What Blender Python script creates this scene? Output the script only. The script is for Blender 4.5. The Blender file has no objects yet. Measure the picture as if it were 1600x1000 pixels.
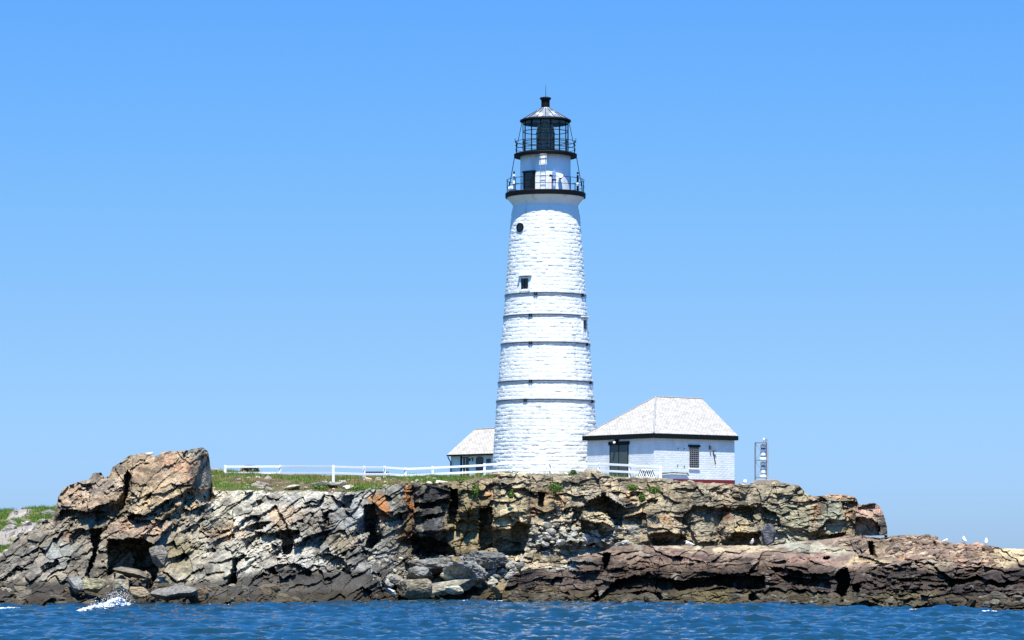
import bpy, bmesh, math, random
import numpy as np
from mathutils import Vector, Matrix

# ------------------------------------------------------------------ camera, world, sun, exposure
F, HY, CH = 5000.0, 864.0, 3.0          # focal length (photo px), horizon row, eye height
SC = bpy.context.scene
COL = SC.collection
cam_d = bpy.data.cameras.new("camera"); cam = bpy.data.objects.new("camera", cam_d); COL.objects.link(cam)
cam.location = (0, 0, CH); cam.rotation_euler = (math.pi/2, 0, 0)
cam_d.sensor_width = 36; cam_d.lens = 36*F/1600; cam_d.shift_y = (HY-500)/1600.0
cam_d.clip_start = 1; cam_d.clip_end = 20000
SC.camera = cam

SUN_EL, SUN_AZ = math.radians(69), math.radians(1.5)
w = bpy.data.worlds.new("World"); SC.world = w; w.use_nodes = True
nt = w.node_tree; nt.nodes.clear()
out = nt.nodes.new("ShaderNodeOutputWorld"); bg = nt.nodes.new("ShaderNodeBackground")
sky = nt.nodes.new("ShaderNodeTexSky"); sky.sky_type = 'NISHITA'; sky.sun_disc = False
sky.sun_elevation = SUN_EL; sky.sun_rotation = math.pi - SUN_AZ
sky.air_density = 1.0; sky.dust_density = 0.3; sky.ozone_density = 2.0; sky.altitude = 0
tc = nt.nodes.new("ShaderNodeTexCoord"); sep = nt.nodes.new("ShaderNodeSeparateXYZ")
ramp = nt.nodes.new("ShaderNodeValToRGB"); mul = nt.nodes.new("ShaderNodeMix"); mul.data_type = 'RGBA'; mul.blend_type = 'MULTIPLY'
mul.inputs[0].default_value = 1.0
nt.links.new(tc.outputs['Generated'], sep.inputs[0]); nt.links.new(sep.outputs['Z'], ramp.inputs[0])
nt.links.new(sky.outputs[0], mul.inputs[6]); nt.links.new(ramp.outputs[0], mul.inputs[7])
nt.links.new(mul.outputs[2], bg.inputs[0]); nt.links.new(bg.outputs[0], out.inputs[0])
SKY_T = [(0.0, (0.1898, 0.3065, 0.5921)), (0.0198, (0.1898, 0.3065, 0.5921)), (0.0706, (0.194, 0.30147, 0.49482)), (0.1100, (0.18648, 0.32071, 0.49858)), (0.1700, (0.15818, 0.33341, 0.55792)), (0.40, (.055, .50, 1.0)), (1.0, (.06, .58, 1.10))]
cr = ramp.color_ramp
while len(cr.elements) < len(SKY_T): cr.elements.new(0.5)
for e, (p, c) in zip(cr.elements, SKY_T): e.position = p; e.color = (*c, 1)
bg.inputs[1].default_value = 0.15

sd = bpy.data.lights.new("sun", 'SUN'); sd.energy = 4.6; sd.angle = math.radians(0.5); sd.color = (1, .955, .88)
so = bpy.data.objects.new("sun", sd); COL.objects.link(so)
svec = Vector((math.sin(SUN_AZ)*math.cos(SUN_EL), -math.cos(SUN_AZ)*math.cos(SUN_EL), math.sin(SUN_EL)))
so.rotation_euler = svec.to_track_quat('Z', 'Y').to_euler(); so.location = (0, 0, 80)
vs = SC.view_settings; vs.view_transform = 'Standard'; vs.look = 'None'; vs.gamma = 1; vs.exposure = 1.0

# ------------------------------------------------------------------ helpers
def P(px, py, D): return Vector(((px-800)*D/F, D, CH-(py-HY)*D/F))
def lin(c):
    c = np.asarray(c, float)/255.0
    return np.where(c <= .04045, c/12.92, ((c+.055)/1.055)**2.4)
def L4(c, k=1.0): v = lin(c)*k; return (v[0], v[1], v[2], 1)

def hsh(ix, iy, iz, seed):
    with np.errstate(over='ignore'):
        h = (ix.astype(np.int64).astype(np.uint32)*np.uint32(374761393) ^ iy.astype(np.int64).astype(np.uint32)*np.uint32(668265263)
             ^ iz.astype(np.int64).astype(np.uint32)*np.uint32(2147483647) ^ np.uint32((seed*1274126177+777) & 0xffffffff))
        h = (h ^ (h >> np.uint32(13)))*np.uint32(1274126177)
        h = (h ^ (h >> np.uint32(16)))*np.uint32(2246822519)
        h = h ^ (h >> np.uint32(15))
    return h.astype(np.float64)/4294967295.0
def vnoise(x, y, z=0.0, seed=0):
    x, y, z = np.broadcast_arrays(np.asarray(x, float), np.asarray(y, float), np.asarray(z, float))
    xi, yi, zi = np.floor(x), np.floor(y), np.floor(z)
    fx, fy, fz = x-xi, y-yi, z-zi
    fx = fx*fx*(3-2*fx); fy = fy*fy*(3-2*fy); fz = fz*fz*(3-2*fz)
    r = 0
    for a in (0, 1):
        for b in (0, 1):
            for c in (0, 1):
                wgt = (fx if a else 1-fx)*(fy if b else 1-fy)*(fz if c else 1-fz)
                r = r + wgt*hsh(xi+a, yi+b, zi+c, seed)
    return r*2-1
def fbm(x, y, z=0.0, seed=0, octv=4, gain=.5):
    r, a, f, n = 0, 1.0, 1.0, 0
    for i in range(octv):
        r = r + a*vnoise(np.asarray(x)*f+i*17.3, np.asarray(y)*f-i*5.1, np.asarray(z)*f, seed+i*7); n += a; a *= gain; f *= 2.03
    return r/n
def cells(u, v, seed):
    """nearest jittered cell: returns (du, dv to its seed, edge distance, r1, r2, r3, r4)"""
    iu, iv = np.floor(u), np.floor(v)
    b1 = np.full(u.shape, 9e9); b2 = np.full(u.shape, 9e9)
    DU = np.zeros(u.shape); DV = np.zeros(u.shape); CI = np.zeros(u.shape); CJ = np.zeros(u.shape); z = np.zeros(1)
    for a in (-1, 0, 1):
        for b in (-1, 0, 1):
            ci, cj = iu+a, iv+b
            su = ci+.12+.76*hsh(ci, cj, z, seed); sv = cj+.12+.76*hsh(ci, cj, z, seed+1)
            du, dv = u-su, v-sv; d = du*du+dv*dv
            m = d < b1
            b2 = np.where(m, b1, np.minimum(b2, d))
            b1 = np.where(m, d, b1); DU = np.where(m, du, DU); DV = np.where(m, dv, DV)
            CI = np.where(m, ci, CI); CJ = np.where(m, cj, CJ)
    rs = [hsh(CI, CJ, z, seed+10+k) for k in range(4)]
    return DU, DV, np.sqrt(b2)-np.sqrt(b1), rs
def smooth(a, b, x): t = np.clip((x-a)/(b-a), 0, 1); return t*t*(3-2*t)
def interp(x, pts):
    pts = np.asarray(pts, float); return np.interp(x, pts[:, 0], pts[:, 1])

def mesh_np(name, V, Q, mat=None, colors=None, smooth_sh=False, parent=None):
    me = bpy.data.meshes.new(name); V = np.asarray(V, np.float32); Q = np.asarray(Q, np.int32)
    me.vertices.add(len(V)); me.vertices.foreach_set('co', V.ravel())
    k = Q.shape[1]; me.loops.add(Q.size); me.loops.foreach_set('vertex_index', Q.ravel())
    me.polygons.add(len(Q)); me.polygons.foreach_set('loop_start', np.arange(0, Q.size, k, dtype=np.int32))
    me.polygons.foreach_set('use_smooth', np.full(len(Q), smooth_sh))
    if colors is not None:
        a = me.color_attributes.new("Col", 'FLOAT_COLOR', 'POINT')
        C = np.ones((len(V), 4), np.float32); C[:, :3] = colors; a.data.foreach_set('color', C.ravel())
    me.update(calc_edges=True); me.validate()
    if mat: me.materials.append(mat)
    o = bpy.data.objects.new(name, me); COL.objects.link(o)
    if parent: o.parent = parent
    return o
def grid_quads(nr, nc):
    i = np.arange(nr-1)[:, None]*nc + np.arange(nc-1)[None, :]
    i = i.ravel(); return np.stack([i, i+1, i+nc+1, i+nc], 1)

class MB:
    def __init__(s): s.v = []; s.f = []; s.smooth = False
    def add(s, vs, fs):
        n = len(s.v); s.v += [tuple(v) for v in vs]; s.f += [tuple(i+n for i in f) for f in fs]; return s
    def box(s, x0, x1, y0, y1, z0, z1):
        vs = [(x, y, z) for z in (z0, z1) for y in (y0, y1) for x in (x0, x1)]
        return s.add(vs, [(0, 2, 3, 1), (4, 5, 7, 6), (0, 1, 5, 4), (2, 6, 7, 3), (0, 4, 6, 2), (1, 3, 7, 5)])
    def tube(s, a, b, r, n=8, r2=None):
        a, b = Vector(a), Vector(b); d = (b-a); q = d.to_track_quat('Z', 'Y'); r2 = r if r2 is None else r2; vs = []
        for p, rr in ((a, r), (b, r2)):
            for i in range(n):
                t = 2*math.pi*i/n; vs.append(p+q @ Vector((rr*math.cos(t), rr*math.sin(t), 0)))
        fs = [(i, (i+1) % n, n+(i+1) % n, n+i) for i in range(n)] + [tuple(range(n))[::-1], tuple(range(n, 2*n))]
        return s.add(vs, fs)
    def bar(s, a, b, wx, wy):       # rectangular bar between points
        a, b = Vector(a), Vector(b); q = (b-a).to_track_quat('Z', 'Y'); vs = []
        for p in (a, b):
            for (i, j) in ((-1, -1), (1, -1), (1, 1), (-1, 1)): vs.append(p+q @ Vector((i*wx/2, j*wy/2, 0)))
        return s.add(vs, [(3, 2, 1, 0), (4, 5, 6, 7), (0, 1, 5, 4), (1, 2, 6, 5), (2, 3, 7, 6), (3, 0, 4, 7)])
    def lathe(s, prof, n=48, cx=0, cy=0, closed=True, a0=0, a1=2*math.pi):
        vs = []; full = abs(a1-a0-2*math.pi) < 1e-6; m = n if full else n+1
        for (r, z) in prof:
            for i in range(m):
                t = a0+(a1-a0)*i/n; vs.append((cx+r*math.sin(t), cy-r*math.cos(t), z))
        fs = []; k = len(prof)
        for j in range(k if closed == 'loop' else k-1):
            j2 = (j+1) % k
            for i in range(n):
                i2 = (i+1) % m if full else i+1
                fs.append((j*m+i, j*m+i2, j2*m+i2, j2*m+i))
        if closed is True and full: fs += [tuple(range(m))[::-1], tuple(range((k-1)*m, k*m))]
        if closed == 'loop' and not full: fs += [tuple(j*m for j in range(k)), tuple(j*m+n for j in range(k))[::-1]]
        return s.add(vs, fs)
    def ring(s, R, r, z, n=64, cx=0, cy=0, k=6, a0=0, a1=2*math.pi):
        return s.lathe([(R+r*math.cos(2*math.pi*i/k), z+r*math.sin(2*math.pi*i/k)) for i in range(k)], n, cx, cy, 'loop', a0, a1)
    def poly(s, pts, thick):        # polygon pts (3d) extruded along vector
        n = len(pts); t = Vector(thick); vs = [Vector(p) for p in pts]+[Vector(p)+t for p in pts]
        return s.add(vs, [tuple(range(n)), tuple(range(n, 2*n))[::-1]]+[(i+n, (i+1) % n+n, (i+1) % n, i) for i in range(n)])
    def build(s, name, mat, parent=None, bevel=0, smooth_sh=False):
        me = bpy.data.meshes.new(name); me.from_pydata(s.v, [], s.f); me.validate()
        bm = bmesh.new(); bm.from_mesh(me); bmesh.ops.recalc_face_normals(bm, faces=bm.faces); bm.to_mesh(me); bm.free()
        if mat: me.materials.append(mat)
        if smooth_sh: me.polygons.foreach_set('use_smooth', [True]*len(me.polygons))
        o = bpy.data.objects.new(name, me); COL.objects.link(o)
        if parent: o.parent = parent
        if bevel:
            b = o.modifiers.new('bevel', 'BEVEL'); b.width = bevel; b.segments = 2; b.limit_method = 'ANGLE'
        return o
def empty(name, loc=(0, 0, 0), rz=0):
    o = bpy.data.objects.new(name, None); COL.objects.link(o); o.location = loc; o.rotation_euler = (0, 0, rz); return o
def tag(o, label=None, cat=None, group=None, kind=None):
    if label: o['label'] = label
    if cat: o['category'] = cat
    if group: o['group'] = group
    if kind: o['kind'] = kind
    return o

# ------------------------------------------------------------------ materials
def mat_new(name):
    m = bpy.data.materials.new(name); m.use_nodes = True; t = m.node_tree
    return m, t, t.nodes['Principled BSDF']
def N(t, typ, **kw):
    n = t.nodes.new(typ)
    for k, v in kw.items(): setattr(n, k, v)
    return n
def painted(name, col, rough=.6, var=.12, vscale=3.0, bump=.0, bscale=20, stain=None, metal=0, spec=.4):
    m, t, b = mat_new(name); tcn = N(t, 'ShaderNodeTexCoord')
    nz = N(t, 'ShaderNodeTexNoise'); nz.inputs['Scale'].default_value = vscale; nz.inputs['Detail'].default_value = 6; nz.inputs['Roughness'].default_value = .65
    t.links.new(tcn.outputs['Object'], nz.inputs['Vector'])
    r = N(t, 'ShaderNodeValToRGB'); c = lin(col)
    r.color_ramp.elements[0].position = .3; r.color_ramp.elements[1].position = .7
    r.color_ramp.elements[0].color = (*(c*(1-var)), 1); r.color_ramp.elements[1].color = (*np.minimum(c*(1+var), .9), 1)
    t.links.new(nz.outputs[0], r.inputs[0]); last = r.outputs[0]
    if stain:
        n2 = N(t, 'ShaderNodeTexNoise'); n2.inputs['Scale'].default_value = stain[1]; n2.inputs['Detail'].default_value = 8
        mp = N(t, 'ShaderNodeMapping'); mp.inputs['Scale'].default_value = (1, 1, .25)
        t.links.new(tcn.outputs['Object'], mp.inputs[0]); t.links.new(mp.outputs[0], n2.inputs['Vector'])
        r2 = N(t, 'ShaderNodeValToRGB'); r2.color_ramp.elements[0].position = stain[2]; r2.color_ramp.elements[1].position = stain[2]+.12
        r2.color_ramp.elements[0].color = (0, 0, 0, 1); r2.color_ramp.elements[1].color = (1, 1, 1, 1)
        mx = N(t, 'ShaderNodeMix', data_type='RGBA'); mx.inputs[7].default_value = L4(stain[0])
        ms = N(t, 'ShaderNodeMath', operation='MULTIPLY'); ms.inputs[1].default_value = stain[3]
        t.links.new(n2.outputs[0], r2.inputs[0]); t.links.new(r2.outputs[0], ms.inputs[0]); t.links.new(ms.outputs[0], mx.inputs[0])
        t.links.new(last, mx.inputs[6]); last = mx.outputs[2]
    t.links.new(last, b.inputs['Base Color'])
    b.inputs['Roughness'].default_value = rough; b.inputs['Metallic'].default_value = metal
    b.inputs['Specular IOR Level'].default_value = spec
    if bump:
        bz = N(t, 'ShaderNodeTexNoise'); bz.inputs['Scale'].default_value = bscale; bz.inputs['Detail'].default_value = 5
        t.links.new(tcn.outputs['Object'], bz.inputs['Vector'])
        bp = N(t, 'ShaderNodeBump'); bp.inputs['Strength'].default_value = 1; bp.inputs['Distance'].default_value = bump
        t.links.new(bz.outputs[0], bp.inputs['Height']); t.links.new(bp.outputs[0], b.inputs['Normal'])
    return m
def attr_mat(name, rough=.9, fine=5.0, amp=.35, bumpd=.05, spec=.25, bscale=3.0):
    """vertex-attribute albedo broken up by procedural mottling, plus bump"""
    m, t, b = mat_new(name); a = N(t, 'ShaderNodeAttribute', attribute_name='Col'); g = N(t, 'ShaderNodeNewGeometry')
    n1 = N(t, 'ShaderNodeTexNoise'); n1.inputs['Scale'].default_value = fine; n1.inputs['Detail'].default_value = 8; n1.inputs['Roughness'].default_value = .7
    t.links.new(g.outputs['Position'], n1.inputs['Vector'])
    mr = N(t, 'ShaderNodeMapRange'); mr.inputs[1].default_value = .3; mr.inputs[2].default_value = .7
    mr.inputs[3].default_value = 1-amp; mr.inputs[4].default_value = 1+amp
    t.links.new(n1.outputs[0], mr.inputs[0])
    mx = N(t, 'ShaderNodeMix', data_type='RGBA', blend_type='MULTIPLY'); mx.inputs[0].default_value = 1
    t.links.new(a.outputs['Color'], mx.inputs[6]); t.links.new(mr.outputs[0], mx.inputs[7])
    t.links.new(mx.outputs[2], b.inputs['Base Color'])
    b.inputs['Roughness'].default_value = rough; b.inputs['Specular IOR Level'].default_value = spec
    n2 = N(t, 'ShaderNodeTexNoise'); n2.inputs['Scale'].default_value = bscale; n2.inputs['Detail'].default_value = 10; n2.inputs['Roughness'].default_value = .72
    vo = N(t, 'ShaderNodeTexVoronoi', feature='F1'); vo.inputs['Scale'].default_value = bscale*1.3
    mp = N(t, 'ShaderNodeMapping'); mp.inputs['Rotation'].default_value = (0, .5, 0); mp.inputs['Scale'].default_value = (.7, 1, 1.8)
    t.links.new(g.outputs['Position'], mp.inputs[0]); t.links.new(mp.outputs[0], n2.inputs['Vector']); t.links.new(mp.outputs[0], vo.inputs['Vector'])
    ad = N(t, 'ShaderNodeMath', operation='MULTIPLY_ADD'); ad.inputs[1].default_value = .5
    t.links.new(vo.outputs['Distance'], ad.inputs[0]); t.links.new(n2.outputs[0], ad.inputs[2])
    bp = N(t, 'ShaderNodeBump'); bp.inputs['Distance'].default_value = bumpd; bp.inputs['Strength'].default_value = 1
    t.links.new(ad.outputs[0], bp.inputs['Height']); t.links.new(bp.outputs[0], b.inputs['Normal'])
    return m
M_rock = attr_mat('rock_mat', fine=5.5, amp=.55, bumpd=.17, bscale=3.6)
M_ground = attr_mat('ground_mat', fine=3.0, amp=.4, bumpd=.08)
M_grass = attr_mat('grass_mat', rough=.7, fine=1.5, amp=.25, bumpd=0, spec=.2)
M_white = painted('white_masonry_paint', (224, 225, 216), .6, .05, 1.2, .008, 14, stain=((176, 170, 152), 1.1, .58, .6))
M_stucco = painted('white_stucco_paint', (232, 233, 230), .6, .05, 1.0, .006, 12, stain=((170, 172, 165), 1.4, .56, .5))
M_wood = painted('white_board_paint', (236, 236, 232), .5, .05, 4)
M_black = painted('black_iron_paint', (11, 14, 17), .65, .3, 6, spec=.15)
M_iron = painted('galvanised_band', (120, 126, 130), .45, .3, 5, .004, 20, stain=((96, 80, 66), 2.0, .58, .6))
M_dark = painted('dark_green_black_trim', (11, 20, 21), .65, .25, 4, spec=.15)
M_door = painted('grey_green_door_paint', (66, 80, 76), .5, .12, 3)
M_red = painted('dark_red_plinth_paint', (112, 30, 36), .6, .2, 4)
M_rust = painted('rusted_iron', (92, 66, 44), .8, .4, 12)
M_grey = painted('weathered_grey_wood', (140, 140, 138), .8, .25, 6, .01, 15)
M_conc = painted('weathered_concrete', (150, 138, 122), .9, .2, 4, .02, 12)
M_metalroof = painted('worn_lantern_roof_paint', (120, 126, 132), .35, .35, 3, .01, 8, stain=((225, 228, 230), 2.4, .52, .8), spec=.6)
M_steel = painted('galvanised_steel', (150, 158, 160), .4, .2, 8, metal=.4)
M_panel = painted('dark_teal_panel', (30, 52, 58), .35, .2, 5)
M_blackglass = painted('dark_window_glass', (10, 14, 18), .12, .2, 3, spec=.6)
M_shadeblue = painted('shade_blue_housing', (120, 150, 185), .5, .1, 6)  # blue of the gallery shadow put into the colour of the instrument box
M_whitegloss = painted('white_gloss_plastic', (238, 240, 240), .3, .03, 5)

def shingle_mat(name, col):
    m, t, b = mat_new(name); tcn = N(t, 'ShaderNodeUVMap')
    br = N(t, 'ShaderNodeTexBrick'); br.offset = .5; br.inputs['Scale'].default_value = 1
    br.inputs['Brick Width'].default_value = .30; br.inputs['Row Height'].default_value = .14; br.inputs['Mortar Size'].default_value = .012
    br.inputs['Color1'].default_value = L4(col); br.inputs['Color2'].default_value = (*(lin(col)*.78), 1); br.inputs['Mortar'].default_value = (*(lin(col)*.45), 1)
    t.links.new(tcn.outputs[0], br.inputs['Vector'])
    nz = N(t, 'ShaderNodeTexNoise'); nz.inputs['Scale'].default_value = 2.2; nz.inputs['Detail'].default_value = 8; nz.inputs['Roughness'].default_value = .75
    mr = N(t, 'ShaderNodeMapRange'); mr.inputs[1].default_value = .3; mr.inputs[2].default_value = .7; mr.inputs[3].default_value = .7; mr.inputs[4].default_value = 1.25
    t.links.new(tcn.outputs[0], nz.inputs['Vector']); t.links.new(nz.outputs[0], mr.inputs[0])
    mx = N(t, 'ShaderNodeMix', data_type='RGBA', blend_type='MULTIPLY'); mx.inputs[0].default_value = 1
    t.links.new(br.outputs['Color'], mx.inputs[6]); t.links.new(mr.outputs[0], mx.inputs[7]); t.links.new(mx.outputs[2], b.inputs['Base Color'])
    b.inputs['Roughness'].default_value = .9
    bp = N(t, 'ShaderNodeBump'); bp.inputs['Distance'].default_value = .02; bp.invert = True
    t.links.new(br.outputs['Fac'], bp.inputs['Height']); t.links.new(bp.outputs[0], b.inputs['Normal'])
    return m
M_shingle = shingle_mat('weathered_shingle', (184, 178, 166))
def brick_paint(name, col):
    m, t, b = mat_new(name); tcn = N(t, 'ShaderNodeUVMap')
    br = N(t, 'ShaderNodeTexBrick'); br.inputs['Scale'].default_value = 1; br.inputs['Brick Width'].default_value = .42; br.inputs['Row Height'].default_value = .15; br.inputs['Mortar Size'].default_value = .02
    br.inputs['Mortar Smooth'].default_value = .6
    br.inputs['Color1'].default_value = L4(col); br.inputs['Color2'].default_value = (*(lin(col)*.92), 1); br.inputs['Mortar'].default_value = (*(lin(col)*.93), 1)
    t.links.new(tcn.outputs[0], br.inputs['Vector'])
    nz = N(t, 'ShaderNodeTexNoise'); nz.inputs['Scale'].default_value = 1.3; nz.inputs['Detail'].default_value = 8
    mp = N(t, 'ShaderNodeMapping'); mp.inputs['Scale'].default_value = (1, .4, 1); t.links.new(tcn.outputs[0], mp.inputs[0]); t.links.new(mp.outputs[0], nz.inputs['Vector'])
    mr = N(t, 'ShaderNodeMapRange'); mr.inputs[1].default_value = .35; mr.inputs[2].default_value = .7; mr.inputs[3].default_value = 1; mr.inputs[4].default_value = .84
    t.links.new(nz.outputs[0], mr.inputs[0])
    mx = N(t, 'ShaderNodeMix', data_type='RGBA', blend_type='MULTIPLY'); mx.inputs[0].default_value = 1
    t.links.new(br.outputs['Color'], mx.inputs[6]); t.links.new(mr.outputs[0], mx.inputs[7]); t.links.new(mx.outputs[2], b.inputs['Base Color'])
    b.inputs['Roughness'].default_value = .55
    n3 = N(t, 'ShaderNodeTexNoise'); n3.inputs['Scale'].default_value = 6; t.links.new(tcn.outputs[0], n3.inputs['Vector'])
    ad = N(t, 'ShaderNodeMath', operation='MULTIPLY_ADD'); ad.inputs[1].default_value = -.45; t.links.new(br.outputs['Fac'], ad.inputs[0]); t.links.new(n3.outputs[0], ad.inputs[2])
    bp = N(t, 'ShaderNodeBump'); bp.inputs['Distance'].default_value = .018; t.links.new(ad.outputs[0], bp.inputs['Height']); t.links.new(bp.outputs[0], b.inputs['Normal'])
    return m
M_brick = brick_paint('white_painted_brick', (228, 233, 228))

def glass_mat():
    m, t, b = mat_new('lantern_glass'); t.nodes.remove(b); o = t.nodes['Material Output']
    tr = N(t, 'ShaderNodeBsdfTransparent'); tr.inputs[0].default_value = (.94, .97, .97, 1)
    gl = N(t, 'ShaderNodeBsdfGlossy'); gl.inputs['Roughness'].default_value = .03
    mx = N(t, 'ShaderNodeMixShader'); mx.inputs[0].default_value = .04; t.links.new(tr.outputs[0], mx.inputs[1]); t.links.new(gl.outputs[0], mx.inputs[2])
    t.links.new(mx.outputs[0], o.inputs[0]); return m
M_glass = glass_mat()
def lens_mat():
    m, t, b = mat_new('fresnel_lens_glass')
    b.inputs['Base Color'].default_value = (.14, .22, .19, 1); b.inputs['Roughness'].default_value = .08
    b.inputs['Transmission Weight'].default_value = .55; b.inputs['IOR'].default_value = 1.5; return m
M_lens = lens_mat()
def bulb_mat():
    m, t, b = mat_new('brass_bulb'); b.inputs['Base Color'].default_value = (.85, .7, .5, 1); b.inputs['Roughness'].default_value = .3; return m
M_bulb = bulb_mat()

# ------------------------------------------------------------------ sea
def water_mat():
    m, t, b = mat_new('sea_water')
    b.inputs['Base Color'].default_value = (.007, .029, .043, 1); b.inputs['Roughness'].default_value = .04; b.inputs['IOR'].default_value = 1.33
    g = N(t, 'ShaderNodeNewGeometry'); mp = N(t, 'ShaderNodeMapping'); mp.inputs['Scale'].default_value = (1.0, .8, 1)
    nz = N(t, 'ShaderNodeTexNoise'); nz.inputs['Scale'].default_value = 5.0; nz.inputs['Detail'].default_value = 5; nz.inputs['Roughness'].default_value = .6
    t.links.new(g.outputs['Position'], mp.inputs[0]); t.links.new(mp.outputs[0], nz.inputs['Vector'])
    bp = N(t, 'ShaderNodeBump'); bp.inputs['Distance'].default_value = .08; t.links.new(nz.outputs[0], bp.inputs['Height']); t.links.new(bp.outputs[0], b.inputs['Normal'])
    return m
M_water = water_mat()
def wave_field(X, Y, seed=5, n=90):
    rng = np.random.RandomState(seed); dz = np.zeros(X.shape); dx = np.zeros(X.shape); dy = np.zeros(X.shape)
    for i in range(n):
        lam = .36*(6.0/.36)**(rng.rand()**1.3); k = 2*math.pi/lam
        th = math.radians(-93+rng.randn()*30); a = .0088*lam**.62*(.5+rng.rand()); ph = rng.rand()*6.283
        kx, ky = k*math.cos(th), k*math.sin(th); p = kx*X+ky*Y+ph
        a_ = a; dz += a_*np.sin(p); dx += -.8*a_*math.cos(th)*np.cos(p); dy += -.8*a_*math.sin(th)*np.cos(p)
    gust = 1+.6*fbm(X*.09, Y*.06, 0, 91, 4)
    return dx*gust, dy*gust, dz*gust
px = np.arange(-330, 1931, 2.5)
Dr = 55*(262/55.)**np.linspace(0, 1, 860)
PXg, DG = np.meshgrid(px, Dr); X0 = (PXg-800)*DG/F
dx, dy, dz = wave_field(X0, DG)
mesh_obj = mesh_np('sea', np.stack([X0+dx, DG+dy, dz], -1).reshape(-1, 3), grid_quads(*X0.shape), M_water, smooth_sh=True)
tag(mesh_obj, kind='structure')
mb = MB(); S_ = 9000
mb.add([(-S_, -300, -.55), (S_, -300, -.55), (S_, 12000, -.55), (-S_, 12000, -.55)], [(0, 1, 2, 3)])
tag(mb.build('open_sea', M_water), kind='structure')

# ------------------------------------------------------------------ rock relief
def poly_mask(PX, PY, poly):
    """inside test + per-column top/bottom of the polygon"""
    xs = np.array([p[0] for p in poly]); ys = np.array([p[1] for p in poly]); n = len(poly)
    ins = np.zeros(PX.shape, bool); j = n-1
    for i in range(n):
        c = ((ys[i] > PY) != (ys[j] > PY)) & (PX < (xs[j]-xs[i])*(PY-ys[i])/(ys[j]-ys[i]+1e-9)+xs[i])
        ins ^= c; j = i
    cols = np.arange(xs.min()-12, xs.max()+13); top = np.full(cols.shape, 1e9); bot = np.full(cols.shape, -1e9)
    for i in range(n):
        a, b = (xs[i], ys[i]), (xs[(i+1) % n], ys[(i+1) % n])
        lo, hi = min(a[0], b[0]), max(a[0], b[0])
        if hi-lo < .01: continue
        y = a[1]+(cols-a[0])*(b[1]-a[1])/(b[0]-a[0]); m = (cols >= lo-.5) & (cols <= hi+.5)
        top = np.where(m, np.minimum(top, y), top); bot = np.where(m, np.maximum(bot, y), bot)
    ok = top < 1e8
    return ins, np.interp(PX, cols[ok], top[ok]), np.interp(PX, cols[ok], bot[ok])

def relief(X, S, wl, amp=1.0, seed=0, k=1.0, asp=1.0):
    """angular blocky relief in metres (negative = towards viewer) and per-block tint values; wl = weight of dipping strata"""
    facet = np.ones(X.shape); total = np.zeros(X.shape); tint = np.zeros(X.shape); hue = np.zeros(X.shape); edge = np.ones(X.shape)
    wx = fbm(X*.5, S*.5, 3.3, seed+50, 4); wy = fbm(X*.5, S*.5, 9.1, seed+60, 4)
    w2 = fbm(X*2.2, S*2.2, 1.3, seed+70, 3); w3 = fbm(X*2.2, S*2.2, 7.7, seed+80, 3)
    sel = (wl + .35*wx) > .5
    for (au, av, A, TZ, TX, wamp) in ((3.4, 1.9, .45, .42, .45, .7), (1.5, .75, .34, .55, .6, .30), (.62, .30, .19, .6, .6, .16), (.29, .14, .08, .5, .5, .08)):
        res = []
        for (ang, su, sv, sd_) in ((math.radians(36), 1.0, .85, 0), (math.radians(4), .95*asp, 1.15/asp, 300)):
            c_, s_ = math.cos(ang), math.sin(ang)
            Xw = X+wamp*wx+wamp*.35*w2; Sw = S+wamp*wy+wamp*.35*w3
            u = (Xw*c_+Sw*s_)/(au*su*k); v = (-Xw*s_+Sw*c_)/(av*sv*k)
            DU, DV, e, r = cells(u, v, seed+sd_+int(au*100))
            lx = (DU*au*su*c_-DV*av*sv*s_)*k; lz = (DU*au*su*s_+DV*av*sv*c_)*k
            h = A*(r[0]-.5)*1.3+TZ*(-.35+1.9*r[1])*lz+TX*(r[2]-.5)*1.7*lx
            res.append((h, r[3], r[2], e))
        part = np.where(sel, res[0][0], res[1][0])
        if au > 1: facet = facet*(.35+1.15*smooth(.25, .75, np.where(sel, res[0][2], res[1][2]) if au > 3 else np.where(sel, res[0][1], res[1][1])))
        if au < 1: part = part*np.clip(facet*1.3, .10, 1.8)*(.6+.9*smooth(-.35, .4, fbm(X*.45+au*9, S*.45, 2.2, seed+int(au*50), 3)))
        total += part
        if au > .5:
            wgt = {3.4: .35, 1.5: .4, .62: .45}[au]
            tint += wgt*(np.where(sel, res[0][1], res[1][1])-.5); hue += wgt*(np.where(sel, res[0][2], res[1][2])-.5)
    # continuous bedding and joints running through the blocks
    for (ang, sp, am, flag) in ((math.radians(38), 1.9, .50, 1), (math.radians(118), 4.2, .55, 1), (math.radians(5), 1.7, .34, 0), (math.radians(82), 3.1, .50, 0)):
        c_, s_ = math.cos(ang), math.sin(ang); v = (-X*s_+S*c_+.55*wx+.12*w2)/sp; iv = np.floor(v); fv = v-iv
        st = am*(hsh(iv, 0*iv+flag, 0*iv, seed+400)-.5)+am*.45*(fv-.5)*(1 if flag else .6)
        st = st+.22*np.exp(-(np.minimum(fv, 1-fv)*sp/.05)**2)*smooth(-.1, .3, fbm(X*.3, S*.3, iv*3.1, seed+410, 2))
        total += np.where(sel == bool(flag), st, 0)
    total += .16*fbm(X*2.2, S*2.6, 0, seed+5, 5, .6)+.5*fbm(X*.35, S*.35, 0, seed+6, 3)-.22*np.abs(fbm(X*.8-S*.5*wl, S*1.3, 0, seed+8, 4))
    ca, sa = np.where(sel, .81, 1.0), np.where(sel, .588, .05); total += .085*fbm((X*ca+S*sa)*1.1+wx, (-X*sa+S*ca)*7+2*wy, 0, seed+90, 3)
    return total*amp, tint, hue

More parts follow.
